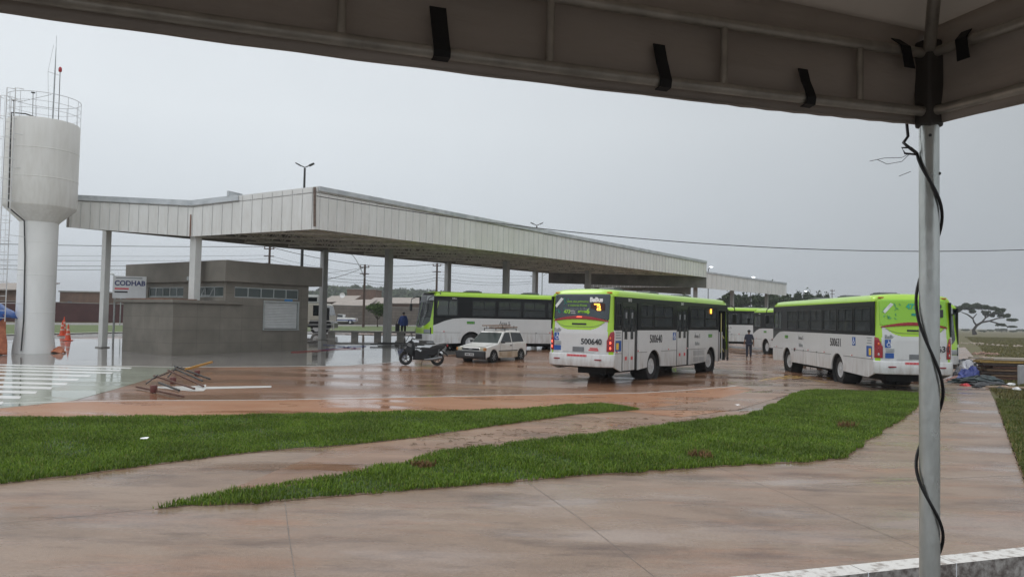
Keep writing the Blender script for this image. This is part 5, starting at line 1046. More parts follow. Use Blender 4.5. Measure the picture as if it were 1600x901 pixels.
# ================================================================== WHITE HATCHBACK
def hatchback(loc, deg):
    c = thing('hatchback_car', 'old white three door hatchback with ladders on its roof rack', 'car', loc, R(deg))
    m_car = mk('car_white', (.74, .74, .72), .3, col2=(.69, .67, .62), thr=(.3, .6), scale=2, coat=.3); m_dirt = mk('car_mud', (.42, .31, .20), .6, col2=(.58, .50, .40), thr=(.3, .65), scale=3)
    Lc = 3.64; hw = .775; wf, wr = .78, 3.14        # x from the nose backwards
    def arch(cx, r=.325): return [(cx + r * cos(a), max(.20, .27 + r * sin(a))) for a in np.linspace(pi, 0, 13)]
    # body sides as a ring loft across the width with tumblehome
    low = [(.06, .42), (.10, .22)] ; outl = [(.03, .30), (.10, .20)] + arch(wf) + arch(wr) + [(3.56, .22), (3.63, .34), (3.62, .80), (3.56, .90), (2.9, .915), (1.30, .86), (.95, .84), (.18, .70), (.05, .62)]
    mb = MB(); ys = [(-hw, .0), (-hw + .03, 1)]
    def sc(y): return y
    rings = []
    for y, ins in ((-hw + .02, .015), (-hw, 0), (-hw, 0), (hw, 0), (hw - .02, .015)): rings.append([(x, y, z) for x, z in outl])
    mb.prism(outl, -hw, hw); mb.build('body', m_car, c, bevel=.05)
    # greenhouse
    G0 = [(1.12, .85), (1.72, 1.385), (2.2, 1.44), (3.22, 1.43), (3.56, .88)]
    mb = MB(); k = len(G0); inw = lambda z: hw - .01 - .14 * (z - .85) / .6
    mb.v = [(x, -inw(z), z) for x, z in G0] + [(x, inw(z), z) for x, z in G0]; mb.f = [tuple(range(k)), tuple(range(2 * k - 1, k - 1, -1))] + [(i, i + k, (i + 1) % k + k, (i + 1) % k) for i in range(k)]; mb.m = [0] * len(mb.f)
    mb.build('cabin', m_car, c, bevel=.04)
    gl = glass_dark
    def pane(pts, name, m=gl, parent=c, t=.006): 
        mb = MB(); P = [Vector(p) for p in pts]; n = (P[1] - P[0]).cross(P[2] - P[0]).normalized() * t; q = len(P)
        mb.add([p - n for p in P] + [p + n for p in P], [tuple(range(q))[::-1], tuple(range(q, 2 * q))] + [(i, (i + 1) % q, (i + 1) % q + q, i + q) for i in range(q)]); return mb.build(name, m, parent)
    yw = lambda z: inw(z) - .05
    lerp = lambda a, b_, t: a + (b_ - a) * t
    pane([(lerp(1.12, 1.72, .06) - .012, -yw(.88), .885), (lerp(1.12, 1.72, .06) - .012, yw(.88), .885), (lerp(1.12, 1.72, .92) - .012, yw(1.34), 1.345), (lerp(1.12, 1.72, .92) - .012, -yw(1.34), 1.345)], 'windscreen', mk('car_glass', (.030, .042, .040), .35, spec=.10))
    pane([(3.55, -yw(.95), .96), (3.55, yw(.95), .96), (3.30, yw(1.36), 1.37), (3.30, -yw(1.36), 1.37)], 'rear_window')
    for s in (-1, 1):
        Y = lambda z: s * (inw(z) + .002)
        pane([(1.32, Y(.91), .91), (2.25, Y(.91), .91), (2.22, Y(1.36), 1.36), (1.80, Y(1.35), 1.35)], 'side_window')
        pane([(2.34, Y(.91), .91), (3.38, Y(.93), .93), (3.20, Y(1.34), 1.34), (2.31, Y(1.36), 1.36)], 'side_window')
        mb = MB(); mb.tube([(1.25, s * (hw + .002), .84), (1.28, s * (hw + .002), .30), (2.28, s * (hw + .002), .27), (2.32, s * (hw + .002), .86)], .006, 4); d = mb.build('door', mk('gap', (.08, .07, .06), .6), c); MB().b2((2.12, s * (hw + .0), .74), (2.25, s * (hw + .02), .78)).build('handle', blackp, d)
        MB().b2((1.15, s * hw - .004, .50), (2.80, s * hw + .012, .545)).build('side_strip', blackp, c)
        MB().b2((1.13, s * hw - .003, .21), (2.80, s * hw + .006, .49)).build('muddy_sill', m_dirt, c)
        mi_ = MB().box((1.36, s * (hw + .10), .93), (.10, .18, .11)); mi_.build('door_mirror', blackp, c, bevel=.02)
        for cx, nm in ((wf, 0), (wr, 0)):
            o = thing('wheel', None, None, (cx, s * (hw - .10), .275)); o.parent = c
            for kk in ('label', 'category'):
                if kk in o: del o[kk]
            MB().lathe([(.17, -.09), (.255, -.09), (.275, -.06), (.275, .06), (.255, .09), (.17, .09)], 28, axis='Y', cap=False).build('tyre', rubber, o, smooth=35)
            mb = MB(); mb.lathe([(.185, s * .085), (.17, s * .088), (.165, s * .03), (.05, s * .04), (.045, s * .09), (.01, s * .09)], 20, axis='Y')
            for kk in range(7):
                a = 2 * pi * kk / 7; mb.bar((.04 * cos(a), s * .085, .04 * sin(a)), (.175 * cos(a), s * .088, .175 * sin(a)), .035, .012)
            mb.build('rim', rimm, o)
            MB().lathe([(.318, 0), (.318, .18)], 18, (cx, s * (hw - .19) if s > 0 else -hw + .01, .27), axis='Y').build('wheel_housing', undr, c)
        MB().prism([(-.01 + .02, .545), (.02, .69), (.16, .695), (.16, .55)], s * .50, s * .74).build('headlight', mk('car_headlight', (.50, .47, .36), .15, coat=.5), c, bevel=.01)
        MB().b2((.0, s * .70, .55), (.14, s * .78, .68)).build('indicator', mk('car_amber', (.5, .22, .06), .3), c)
        MB().b2((3.60, s * .55, .50), (3.645, s * .76, .80)).build('tail_light', redlamp, c)
    mb = MB(); mb.prism([(-.05, .20), (-.07, .30), (-.06, .52), (.10, .53), (.12, .16)], -hw - .005, hw + .005); mb.build('bumper', mk('bumper_black', (.03, .03, .032), .6), c, bevel=.03)
    MB().prism([(3.55, .22), (3.70, .28), (3.70, .50), (3.55, .52)], -hw - .004, hw + .004).build('bumper', MT['bumper_black'], c, bevel=.03)
    MB().b2((.0, -.46, .57), (.03, .46, .66)).build('grille', blackp, c); MB().b2((-.005, -.10, .60), (.024, .10, .64)).build('badge', galv, c)
    p = MB().b2((-.09, -.24, .31), (-.07, .24, .43)).build('number_plate', mk('plate_white', (.5, .5, .5), .4), c); [MB().b2((-.093, y_, .345), (-.0895, y_ + .045, .40)).build('character', dkt, p) for y_ in (-.20, -.14, -.08, .02, .08, .14)]
    MB().add([(.17, -.6, .722), (.17, .6, .722), (1.05, .64, .868), (1.05, -.64, .868)], [(0, 1, 2, 3)]).build('bonnet', m_car, c)
    mb = MB()
    for y_ in (.2, -.35): mb.tube([(1.18, y_, .90), (1.35, y_ + .45, 1.06)], .008, 4)
    mb.build('wiper', blackp, c)
    mb = MB()
    for x in (1.95, 2.95):
        mb.bar((x, -.60, 1.53), (x, .60, 1.53), .04, .03)
        for s in (-1, 1): mb.bar((x, s * .58, 1.40), (x, s * .58, 1.55), .03, .03); mb.bar((x, s * .45, 1.53), (x, s * .45, 1.68), .02, .02)
    mb.build('roof_rack', steel, c)
    M = Matrix.Translation(loc) @ Matrix.Rotation(R(deg), 4, 'Z'); wl_ = lambda p: M @ Vector(p)
    for k, (yo, xo, zz_, lab) in enumerate(((-.18, 0, 1.575, 'weathered wooden ladder lashed on the hatchback roof, lower one'), (.14, -.12, 1.66, 'second wooden ladder lashed on top of the first on the hatchback roof'))):
        mb = MB()
        for s in (-.19, .19): mb.bar((1.45 + xo, yo + s - .05, zz_), (3.5 + xo, yo + s + .08, zz_ + .02), .055, .05)
        for i in range(7): x = 1.6 + xo + i * .29; mb.tube([(x, yo - .19, zz_), (x, yo + .24, zz_)], .016, 5)
        tag(mb.build('wooden_ladder', mk('ladder_wood', (.26, .17, .12), .8, var=.3, scale=8), loc=loc, rot=(0, 0, R(deg))), lab, 'ladder')
    return c
# nose towards the camera's left: placed from its front right wheel
cxy = Vector(G(772, 566.5)); deg = 58
fwv = Vector((cos(R(deg)), sin(R(deg)))); lt = Vector((-sin(R(deg)), cos(R(deg))))
org = cxy - fwv * .78 + lt * .775
hatchback((org.x, org.y, g(org.x, org.y) + .012), deg)

# ================================================================== SCOOTER
def scooter(loc, deg):
    s = thing('motor_scooter', 'black motor scooter on its side stand left of the white hatchback', 'motorcycle', loc, R(deg))
    bk = mk('scooter_black', (.010, .011, .013), .38, coat=.12, spec=.3); sv = mk('scooter_silver', (.16, .165, .17), .35, metal=.5); dk = mk('scooter_dark', (.02, .02, .022), .6)
    for x, nm in ((0, 'front'), (1.34, 'rear')):
        o = thing('wheel', None, None, (x, 0, .29)); o.parent = s
        for kk in ('label', 'category'):
            if kk in o: del o[kk]
        ty = MB(); ty.tube([(.235 * cos(2 * pi * k / 28), 0, .235 * sin(2 * pi * k / 28)) for k in range(28)], .055, 10, closed=True); ty.build('tyre', rubber, o, smooth=60)
        mb = MB(); mb.tube([(.175 * cos(2 * pi * k / 24), 0, .175 * sin(2 * pi * k / 24)) for k in range(24)], .016, 6, closed=True); mb.lathe([(.05, -.05), (.05, .05)], 12, axis='Y')
        for k in range(5): a = 2 * pi * k / 5 + .3; mb.bar((.04 * cos(a), 0, .04 * sin(a)), (.18 * cos(a), 0, .18 * sin(a)), .03, .025, up=(0, 1, 0))
        mb.build('rim', mk('scooter_rim', (.035, .035, .04), .4, metal=.5), o)
    def pr(poly, w, name, m, bev=.03): return MB().prism(poly, -w, w).build(name, m, s, bevel=bev)
    MB().tube([(0, -.07, .29), (.12, -.07, .62)], .025, 7).build('fork', sv, s); MB().tube([(0, .07, .29), (.12, .07, .62)], .025, 7).build('fork', sv, s)
    pr([(-.28, .44), (-.10, .60), (.14, .56), (.24, .42), (.12, .50), (-.08, .54)], .07, 'front_mudguard', bk, .02)
    MB().loft([[(x, y * w, z) for y, z in ((-1, zl), (-.9, zh - .02), (0, zh), (.9, zh - .02), (1, zl), (0, zl - .03))] for x, w, zl, zh in ((-.10, .04, .62, .72), (-.02, .15, .58, .86), (.10, .22, .54, 1.02), (.22, .24, .46, 1.08), (.32, .22, .36, 1.0), (.38, .16, .30, .80))]).build('front_fairing', bk, s, smooth=50)
    MB().add([(-.02, -.14, 1.0), (-.02, .14, 1.0), (.14, .12, 1.30), (.14, -.12, 1.30), (-.015 + .02, -.14, 1.0), (.005, .14, 1.0), (.16, .12, 1.30), (.16, -.12, 1.30)], [(0, 1, 2, 3), (7, 6, 5, 4), (0, 4, 5, 1), (2, 6, 7, 3), (1, 5, 6, 2), (0, 3, 7, 4)]).build('windshield', mk_glass('scooter_screen', (.35, .38, .40), .4), s)
    pr([(.30, .24), (.34, .62), (.44, .68), (.62, .58), (.80, .52), (1.05, .36), (.95, .22)], .15, 'floor_tunnel', bk)
    pr([(.62, .42), (.66, .66), (1.1, .72), (1.62, .88), (1.70, .84), (1.50, .62), (1.15, .42)], .15, 'side_cover', bk)
    pr([(.60, .66), (.56, .74), (.70, .78), (1.0, .76), (1.12, .84), (1.45, .90), (1.62, .90), (1.45, .80), (1.08, .70)], .16, 'seat', dk, .03)
    mb = MB()
    for y in (-.17, .17): mb.tube([(1.15, y, .84), (1.40, y, .93), (1.72, y * .9, .99), (1.78, 0, 1.0)], .016, 6)
    mb.build('grab_rail', sv, s)
    mb = MB(); mb.tube([(.20, 0, .92), (.24, 0, 1.12)], .03, 7); mb.tube([(.36, -.36, 1.10), (.28, -.2, 1.14), (.24, 0, 1.12), (.28, .2, 1.14), (.36, .36, 1.10)], .016, 7); hb = mb.build('handlebar', dk, s)
    for y in (-1, 1):
        MB().tube([(.28, y * .26, 1.13), (.22, y * .34, 1.30)], .008, 5).build('mirror_stalk', dk, s); MB().box((.22, y * .36, 1.34), (.03, .13, .09)).build('mirror', bk, s, bevel=.012)
        MB().prism([(-.10, .70), (-.03, .78), (.06, .82), (.02, .70)], y * .17, y * .09).build('headlight', sv, s, bevel=.01)
        MB().prism([(.05, .86), (.12, .98), (.26, .90), (.24, .78), (.14, .80)], y * .235, y * .246).build('side_trim', sv, s)
    MB().box((1.76, 0, .86), (.06, .18, .10)).build('tail_light', redlamp, s, bevel=.015)
    MB().tube([(1.5, -.06, .66), (1.72, -.06, .50), (1.78, -.06, .42)], .03, 6).build('rear_mudguard', dk, s)
    MB().tube([(.80, -.20, .26), (1.15, -.22, .28), (1.55, -.24, .36)], [.03, .06, .065], 10).build('exhaust', sv, s, smooth=50); MB().box((1.1, .12, .32), (.46, .14, .16)).build('engine', sv, s, bevel=.03)
    mb = MB()
    for y in (-.19, .19): mb.tube([(1.34, y * .8, .29), (1.42, y, .70)], .025, 7)
    mb.build('shock_absorber', sv, s); MB().tube([(.70, .16, .24), (.66, .32, .01)], .014, 6).build('side_stand', steel, s)
    return s
fx_ = Vector(G(645 - 4, 571)); scooter((fx_.x - .22, fx_.y + .15, g(*fx_) + .012), 4)

# ================================================================== TRUCK, PICKUP
tk = at(520, 57); tkz = g(tk.x, 57)
t_ = thing('truck', 'cream truck with dark windows half hidden behind the ticket office', 'truck', (tk.x, 57.2, tkz), R(180 + 0))
m_cream = mk('truck_cream', (.42, .40, .34), .4, var=.1, scale=3)
# x runs from the nose backwards to the left of the picture
MB().prism([(.0, .75), (.05, 1.35), (.30, 2.15), (.45, 2.25), (1.75, 2.25), (1.75, .75)], -1.1, 1.1).build('cab', m_cream, t_, bevel=.05)
MB().prism([(.38, 1.45), (.62, 2.10), (1.25, 2.10), (1.25, 1.35), (.50, 1.35)], 1.095, 1.112).build('side_window', glass_dark, t_)
MB().prism([(.045, 1.40), (.28, 2.10), (.31, 2.09), (.07, 1.40)], -.95, .95).build('windscreen', glass_dark, t_)
MB().prism([(-.10, .45), (-.12, .85), (.05, .95), (.35, .95), (.35, .45)], -1.12, 1.12).build('bumper', blackp, t_, bevel=.03)
MB().b2((.05, 1.05, 1.0), (.4, 1.13, 1.95)).build('corner_deflector', blackp, t_)
MB().box((.35, 1.28, 1.75), (.10, .18, .5)).build('mirror', blackp, t_)
MB().b2((1.95, -1.15, .95), (6.2, 1.15, 2.45)).build('cargo_box', m_cream, t_, bevel=.03); MB().b2((.6, -1.0, .55), (6.2, 1.0, .85)).build('chassis', undr, t_)
MB().b2((.9, -1.0, 2.26), (2.1, 1.0, 2.85)).build('roof_box', mk('pale_box', (.5, .52, .5), .4), t_, bevel=.08); MB().b2((1.0, .995, 2.38), (2.0, 1.004, 2.68)).build('roof_box_window', glass_dark, t_)
for x in (.95, 4.9):
    for s_ in (-1, 1): make_wheel(t_, x, s_, r=.46, y=.95)
MB().prism([(.42, .50), (.5, 1.02), (1.45, 1.02), (1.6, .50)], 1.09, 1.115).build('wheel_arch', blackp, t_)
pk = at(538, 125, 505); p_ = thing('pickup_truck', 'distant white pickup parked across the grass strip', 'pickup', (pk.x + 2.0, 125, .77), R(180)); s_ = 1.0
MB().prism([(.0, .45), (.0, .95), (.9, 1.05), (1.35, 1.05), (4.6, 1.05), (4.7, .95), (4.7, .45), (4.1, .4), (4.0, .75), (3.3, .75), (3.2, .4), (1.3, .4), (1.2, .75), (.55, .75), (.45, .4)], -.85, .85).build('body', whit, p_, bevel=.04)
MB().prism([(1.75, 1.05), (2.0, 1.1), (1.9, 1.55), (3.1, 1.6), (3.75, 1.05)][::1], -.75, .75).build('cabin', whit, p_, bevel=.03)
MB().prism([(2.15, 1.12), (2.1, 1.48), (3.0, 1.5), (3.5, 1.12)], .745, .765).build('side_window', glass_dark, p_)
MB().b2((-.02, .3, .62), (.02, .84, .85)).build('tail_light', redlamp, p_); MB().b2((-.06, -.85, .40), (.1, .85, .56)).build('bumper', galv, p_)
MB().b2((.0, .855, .55), (4.4, .865, .72)).build('side_stripe', mk('stripe_blue', (.05, .08, .25), .4), p_)
for x in (.9, 3.65):
    for q in (-1, 1): make_wheel(p_, x, q, r=.36, w=.22, y=.74)

# ================================================================== PEOPLE
def skinned(name, joints, edges, m, parent, sub=2, root=0):
    me = bpy.data.meshes.new(name); keys = list(joints); me.from_pydata([joints[k][0] for k in keys], [(keys.index(a), keys.index(b_)) for a, b_ in edges], [])
    o = bpy.data.objects.new(name, me); COL.objects.link(o); sk = o.modifiers.new('skin', 'SKIN'); sk.use_smooth_shade = True
    me.skin_vertices.new() if not me.skin_vertices else None
    for i, k in enumerate(keys):
        r_ = joints[k][1]; v = me.skin_vertices[0].data[i]; v.radius = r_ if isinstance(r_, tuple) else (r_, r_); v.use_root = (i == root)
    s_ = o.modifiers.new('sub', 'SUBSURF'); s_.levels = sub; s_.render_levels = sub
    dg = bpy.context.evaluated_depsgraph_get(); me2 = bpy.data.meshes.new_from_object(o.evaluated_get(dg)); bpy.data.objects.remove(o)
    me2.materials.clear(); me2.materials.append(m); me2.polygons.foreach_set('use_smooth', [True] * len(me2.polygons)); o = bpy.data.objects.new(name, me2); COL.objects.link(o)
    if parent: o.parent = parent
    return o
def person(label, loc, deg, top, trousers, shirt2=None, stride=.12, arms=((.30, .0), (.30, .0)), cape=False, H=1.72, dress=None):
    p = thing('person', label, 'person', loc, R(deg)); k = H / 1.72
    V = lambda x, y, z: (x * k, y * k, z * k)      # facing +y (away from the viewer when deg = 0)
    J = {'pelvis': (V(0, 0, .93), (.15, .11)), 'belly': (V(0, .0, 1.08), (.135, .10)), 'chest': (V(0, -.01, 1.28), (.165, .115)), 'neckb': (V(0, 0, 1.43), (.075, .07)), 'neck': (V(0, .005, 1.50), (.052, .055)), 'head': (V(0, .015, 1.58), (.075, .088)), 'crown': (V(0, .01, 1.67), (.068, .08))}
    E = [('pelvis', 'belly'), ('belly', 'chest'), ('chest', 'neckb'), ('neckb', 'neck'), ('neck', 'head'), ('head', 'crown')]
    for s, n in ((-1, 'l'), (1, 'r')):
        ax, ay = arms[0 if s < 0 else 1]; st = stride * s
        J.update({'sh' + n: (V(s * .17, 0, 1.385), .062), 'el' + n: (V(s * (ax - .03), -.03, 1.10), .043), 'wr' + n: (V(s * ax, ay, .86), .030), 'ha' + n: (V(s * (ax + .01), ay + .02, .78), (.036, .018)),
                  'hip' + n: (V(s * .10, 0, .86), .092), 'kn' + n: (V(s * .11, st * .5 + .02, .49), .062), 'an' + n: (V(s * .115, st, .09), .042), 'to' + n: (V(s * .125, st + .15, .035), (.042, .03))})
        E += [('chest', 'sh' + n), ('sh' + n, 'el' + n), ('el' + n, 'wr' + n), ('wr' + n, 'ha' + n), ('pelvis', 'hip' + n), ('hip' + n, 'kn' + n), ('kn' + n, 'an' + n), ('an' + n, 'to' + n)]
        for q, (dx, l) in enumerate(((-.024, .065), (-.008, .078), (.008, .072), (.024, .058))):   # fingers, lightly curled
            a = 'f%d%s' % (q, n); b_ = 'g%d%s' % (q, n); J[a] = (V(s * (ax + .015), ay + .02 + dx, .78 - .06), .009); J[b_] = (V(s * (ax - .005), ay + .035 + dx, .78 - .06 - l * .8), .008); E += [('ha' + n, a), (a, b_)]
        J['t' + n] = (V(s * (ax - .01), ay + .065, .77), .010); E += [('ha' + n, 't' + n)]
    body = skinned('body', J, E, skin_m, p)
    def sub(name, keys, grow, m, extra=None):
        JJ = {q: (J[q][0], tuple(r_ + grow for r_ in (J[q][1] if isinstance(J[q][1], tuple) else (J[q][1],) * 2))) for q in keys}
        if extra: JJ.update(extra)
        EE = [e_ for e_ in E if e_[0] in JJ and e_[1] in JJ]; return skinned(name, JJ, EE, m, p)
    sub('trousers', ['pelvis', 'hipl', 'hipr', 'knl', 'knr', 'anl', 'anr'], .022, trousers)
    sh_ = sub('shirt', ['pelvis', 'belly', 'chest', 'neckb', 'shl', 'shr', 'ell', 'elr', 'wrl', 'wrr'] if cape else ['pelvis', 'belly', 'chest', 'neckb', 'shl', 'shr', 'ell', 'elr'], .026, top)
    for n in 'lr': skinned('shoe', {'a': (V(*[J['an' + n][0][i] / k for i in (0, 1)], .055), .052), 'b': (V(J['to' + n][0][0] / k, J['to' + n][0][1] / k, .045), (.048, .038))}, [('a', 'b')], mk('shoe', (.02, .02, .02), .6), p)
    MB().lathe([(.03 * k, -.02), (.085 * k, -.01), (.098 * k, .05), (.088 * k, .10), (.05 * k, .135), (.005, .145)], 16, V(0, -.008, 1.585)).build('hair', hair_m, p, smooth=60)
    MB().lathe([(.172 * k, .84 * k), (.178 * k, .93 * k), (.168 * k, 1.06 * k), (.165 * k, 1.16 * k)], 18, cap=False).build('shirt_hem', top, p, smooth=60).scale = (1.03, .80, 1)
    if shirt2: MB().lathe([(.205 * k, 0), (.20 * k, .10), (.165 * k, .19), (.09 * k, .25)], 18, V(0, 0, 1.24)).build('shirt_yoke', shirt2, p, smooth=60).scale = (1, .72, 1)
    return p
navyc = mk('cloth_navy', (.022, .026, .045), .8); greyc = mk('cloth_grey', (.14, .145, .16), .8); bluec = mk('cloth_blue', (.012, .045, .20), .6); blackc = mk('cloth_black', (.014, .014, .016), .8)
mp_ = at(1170, 47.6, 559); person('man in dark trousers and two tone dark shirt standing between the buses', (mp_.x, 47.6, .012), -8, navyc, navyc, shirt2=None, arms=((.275, .0), (.285, .05)), stride=.03, H=1.76)
x_, y_ = G(630, 526); pm = person('person in blue rain jacket and dark shorts walking past the bench with a bag', (x_, y_, g(x_, y_) + .01), 10, bluec, blackc, arms=((.34, -.02), (.28, .06)), stride=.16, cape=True, H=1.74)
MB().lathe([(.235, .78), (.25, .95), (.235, 1.2), (.20, 1.36), (.10, 1.46)], 20).build('rain_jacket', bluec, pm, smooth=60).scale = (1.12, .8, 1)
bgx = Vector((x_ - .42, y_ - .02, g(x_, y_) + .50)); o = thing('shoulder_bag', 'black bag carried low at the side of the person in blue', 'bag', tuple(bgx))
MB().box((0, 0, .12), (.30, .22, .62)).build('bag_body', blackc, o, bevel=.07); MB().tube([(-.1, 0, .42), (.0, .02, .75), (.2, .05, .95)], .015, 5).build('strap', blackc, o)

# ================================================================== TREES
def mk_leaf(name, a, b_):
    m = bpy.data.materials.new(name); m.use_nodes = True; nt = m.node_tree; p = nt.nodes['Principled BSDF']; L = nt.links.new
    geo = node(nt, 'NewGeometry'); rp = node(nt, 'ValToRGB'); rp.color_ramp.elements[0].color = (*a, 1); rp.color_ramp.elements[1].color = (*b_, 1); L(geo.outputs['Random Per Island'], rp.inputs[0]); L(rp.outputs[0], p.inputs['Base Color']); p.inputs['Roughness'].default_value = .7; p.inputs['Specular IOR Level'].default_value = .2
    return m
lf_dark = mk_leaf('foliage_dark', (.022, .036, .016), (.055, .08, .03)); lf_mid = mk_leaf('foliage_mid', (.03, .06, .015), (.09, .14, .035)); lf_hill = mk_leaf('foliage_hill', (.028, .05, .02), (.075, .11, .04))
bark = mk('bark', (.075, .055, .045), .9, var=.3, scale=5, bump=.5, bscale=12)
def crown(name, blobs, n, size, m, parent):
    """leaf faces gathered in clumps through the given ellipsoids"""
    w_ = np.array([b_[3] * b_[4] * b_[5] for b_ in blobs]) ** .67; w_ /= w_.sum(); idx = rng.choice(len(blobs), n, p=w_); B = np.array(blobs)[idx]
    d = rng.normal(size=(n, 3)); d /= np.linalg.norm(d, axis=1)[:, None]; r_ = rng.uniform(.45, 1.05, n) ** .6
    d[:, 2] = np.where(rng.uniform(size=n) < .25, d[:, 2], np.abs(d[:, 2]) * .9 - .15)
    c_ = B[:, :3] + d * r_[:, None] * B[:, 3:6]
    a = rng.normal(size=(n, 3)); a /= np.linalg.norm(a, axis=1)[:, None]; b_ = np.cross(a, rng.normal(size=(n, 3))); b_ /= np.linalg.norm(b_, axis=1)[:, None]
    s_ = size * rng.uniform(.5, 1.4, n)[:, None]; v = np.stack([c_ - a * s_, c_ + b_ * s_ * .55, c_ + a * s_, c_ - b_ * s_ * .55], 1)
    me = bpy.data.meshes.new(name); me.vertices.add(n * 4); me.vertices.foreach_set('co', v.ravel()); me.loops.add(n * 4); me.loops.foreach_set('vertex_index', np.arange(n * 4)); me.polygons.add(n); me.polygons.foreach_set('loop_start', np.arange(n) * 4); me.update(calc_edges=True)
    me.materials.append(m); o = bpy.data.objects.new(name, me); COL.objects.link(o); o.parent = parent; return o
def tree(label, px, Y, ytop, wpx, n=1500, m=lf_dark, flatc=False, name='tree', z0=None, group=None, size=None, k0=6):
    top = at(px, Y, ytop); zb = g(top.x, Y) if z0 is None else z0; h = top.z - zb; wd = wpx * Y / FPX / 2
    t = thing(name, label, 'tree', (top.x, Y, zb), group=group); rr_ = random.Random(int(px * 7 + Y)); tr = MB(); tr.tube([(0, 0, -.2), (.05 * h * rr_.uniform(-.3, .3), 0, h * .3), (0, 0, h * .6)], [h * .03, h * .022, h * .012], 8)
    bl = []
    for i in range(k0):
        a = rr_.uniform(0, 2 * pi); rr2 = wd * rr_.uniform(.2, .62); zc = h * rr_.uniform(.5, .8); q = (rr2 * cos(a), rr2 * sin(a) * .8, zc); s_ = wd * rr_.uniform(.32, .5); bl.append((*q, s_, s_, min(s_ * .8, h - zc) if h > zc else s_)); tr.tube([(0, 0, h * .3), (q[0] * .5, q[1] * .5, h * .45), q], [h * .014, h * .01, h * .004], 6)
    bl.append((0, 0, h * .68, wd * .5, wd * .5, h * .32))
    tr.build('trunk', bark, t); crown('crown', bl, n, size or max(.12, wd * .10), m, t); return t
# wide flat-topped tree in the field
fy = 250; b_ = at(1523, fy); top = at(1540, fy, 475).z; ft = thing('flat_topped_tree', 'wide flat topped tree with bent trunk alone in the field at right', 'tree', (b_.x, fy, -.06)); S = fy / FPX
Q = lambda px, py: Vector(((px - 1523) * S, 0, at(px, fy, py).z))
tr = MB()
for pts, rs in (([(1523, 522), (1521, 515), (1526, 508), (1534, 503)], [.75, .5, .42, .34]), ([(1526, 508), (1522, 503), (1520, 497), (1526, 490)], [.34, .28, .22, .14]), ([(1534, 503), (1546, 501), (1560, 505), (1578, 511)], [.34, .26, .2, .1]), ([(1534, 503), (1540, 496), (1552, 489), (1562, 483)], [.3, .22, .16, .08]), ([(1520, 497), (1512, 491), (1502, 487)], [.3, .22, .1]), ([(1540, 496), (1538, 488), (1532, 481)], [.25, .2, .1]), ([(1546, 501), (1558, 497), (1570, 496)], [.25, .2, .1])):
    P = [Q(*p) for p in pts]; tr.tube(P, rs, 8)
tr.build('trunk', mk('bark_dark', (.035, .027, .022), .9), ft, smooth=60)
bl = []
for px, py, w_, h_ in ((1503, 481, 9, 3), (1516, 479, 11, 4), (1530, 478, 11, 3.5), (1544, 480, 11, 4.5), (1556, 484, 9, 4), (1566, 487, 8, 3), (1570, 493, 8, 2.5), (1572, 500, 9, 2.2), (1580, 510, 8, 1.2), (1552, 491, 8, 2.5), (1520, 486, 7, 2.5), (1540, 488, 6, 2), (1562, 507, 7, 1.5), (1500, 486, 5, 1.5)):
    q = Q(px, py); bl.append((q.x, random.uniform(-3, 3), q.z, w_ * S * .85, w_ * S * .9, h_ * S * 1.4))
rr_ = random.Random(11); bl2 = []
for b0_ in bl:
    for k in range(5): a = rr_.uniform(0, 6.28); q_ = rr_.random() ** .5; bl2.append((b0_[0] + b0_[3] * .9 * q_ * cos(a), b0_[1] + b0_[4] * .9 * q_ * sin(a), b0_[2] + rr_.uniform(-.5, .5) * b0_[5], b0_[3] * rr_.uniform(.35, .7), b0_[4] * .6, b0_[5] * rr_.uniform(.35, .7)))
crown('crown', bl2, 22000, .30, lf_dark, ft)
names = ['round dark tree', 'broad dark tree', 'tall dark tree', 'shaggy dark tree']
for i, (px, Y, yt, wp) in enumerate(((1140, 175, 458, 36), (1163, 182, 462, 34), (1184, 170, 460, 34), (1207, 178, 461, 36), (1228, 168, 460, 34), (1247, 176, 458, 30), (1262, 171, 456, 28), (1280, 180, 459, 26), (1292, 176, 461, 22))):
    tree('%s standing %s in the dark row behind the far buses' % (names[i % 4], ['first from the left', 'second from the left', 'third from the left', 'fourth from the left', 'in the middle', 'fourth from the right', 'third from the right', 'second from the right', 'last on the right'][i]), px, Y, yt - 6, wp + 4, n=3200, group='trees behind the far buses', k0=10)
tree('tall dark treetop showing above the roof of the second canopy', 1208, 190, 432, 30, n=900)
tree('small treetop poking up above the roof of bus 500631', 1411, 120, 458, 20, n=500, m=lf_mid)
for i, (px, wp, yt) in enumerate(((1508, 20, 514), (1536, 16, 515.5), (1548, 14, 514.5), (1565, 22, 513), (1583, 18, 516), (1598, 22, 514), (1622, 26, 512))):
    tree('low distant tree on the field horizon, %s from the left' % ['first', 'second', 'third', 'fourth', 'fifth', 'sixth', 'seventh'][i], px, 420 + 10 * i, yt, wp * 1.15, n=320, name='distant_tree', group='low trees on the field horizon', z0=-.06, k0=3)
tree('small leafy green tree on the grass strip behind the canopy column', 591, 96, 470.5, 36, n=1500, m=lf_mid, name='small_tree')
tree('tiny green shrub at the foot of the dark trees', 1196, 150, 470, 16, n=300)
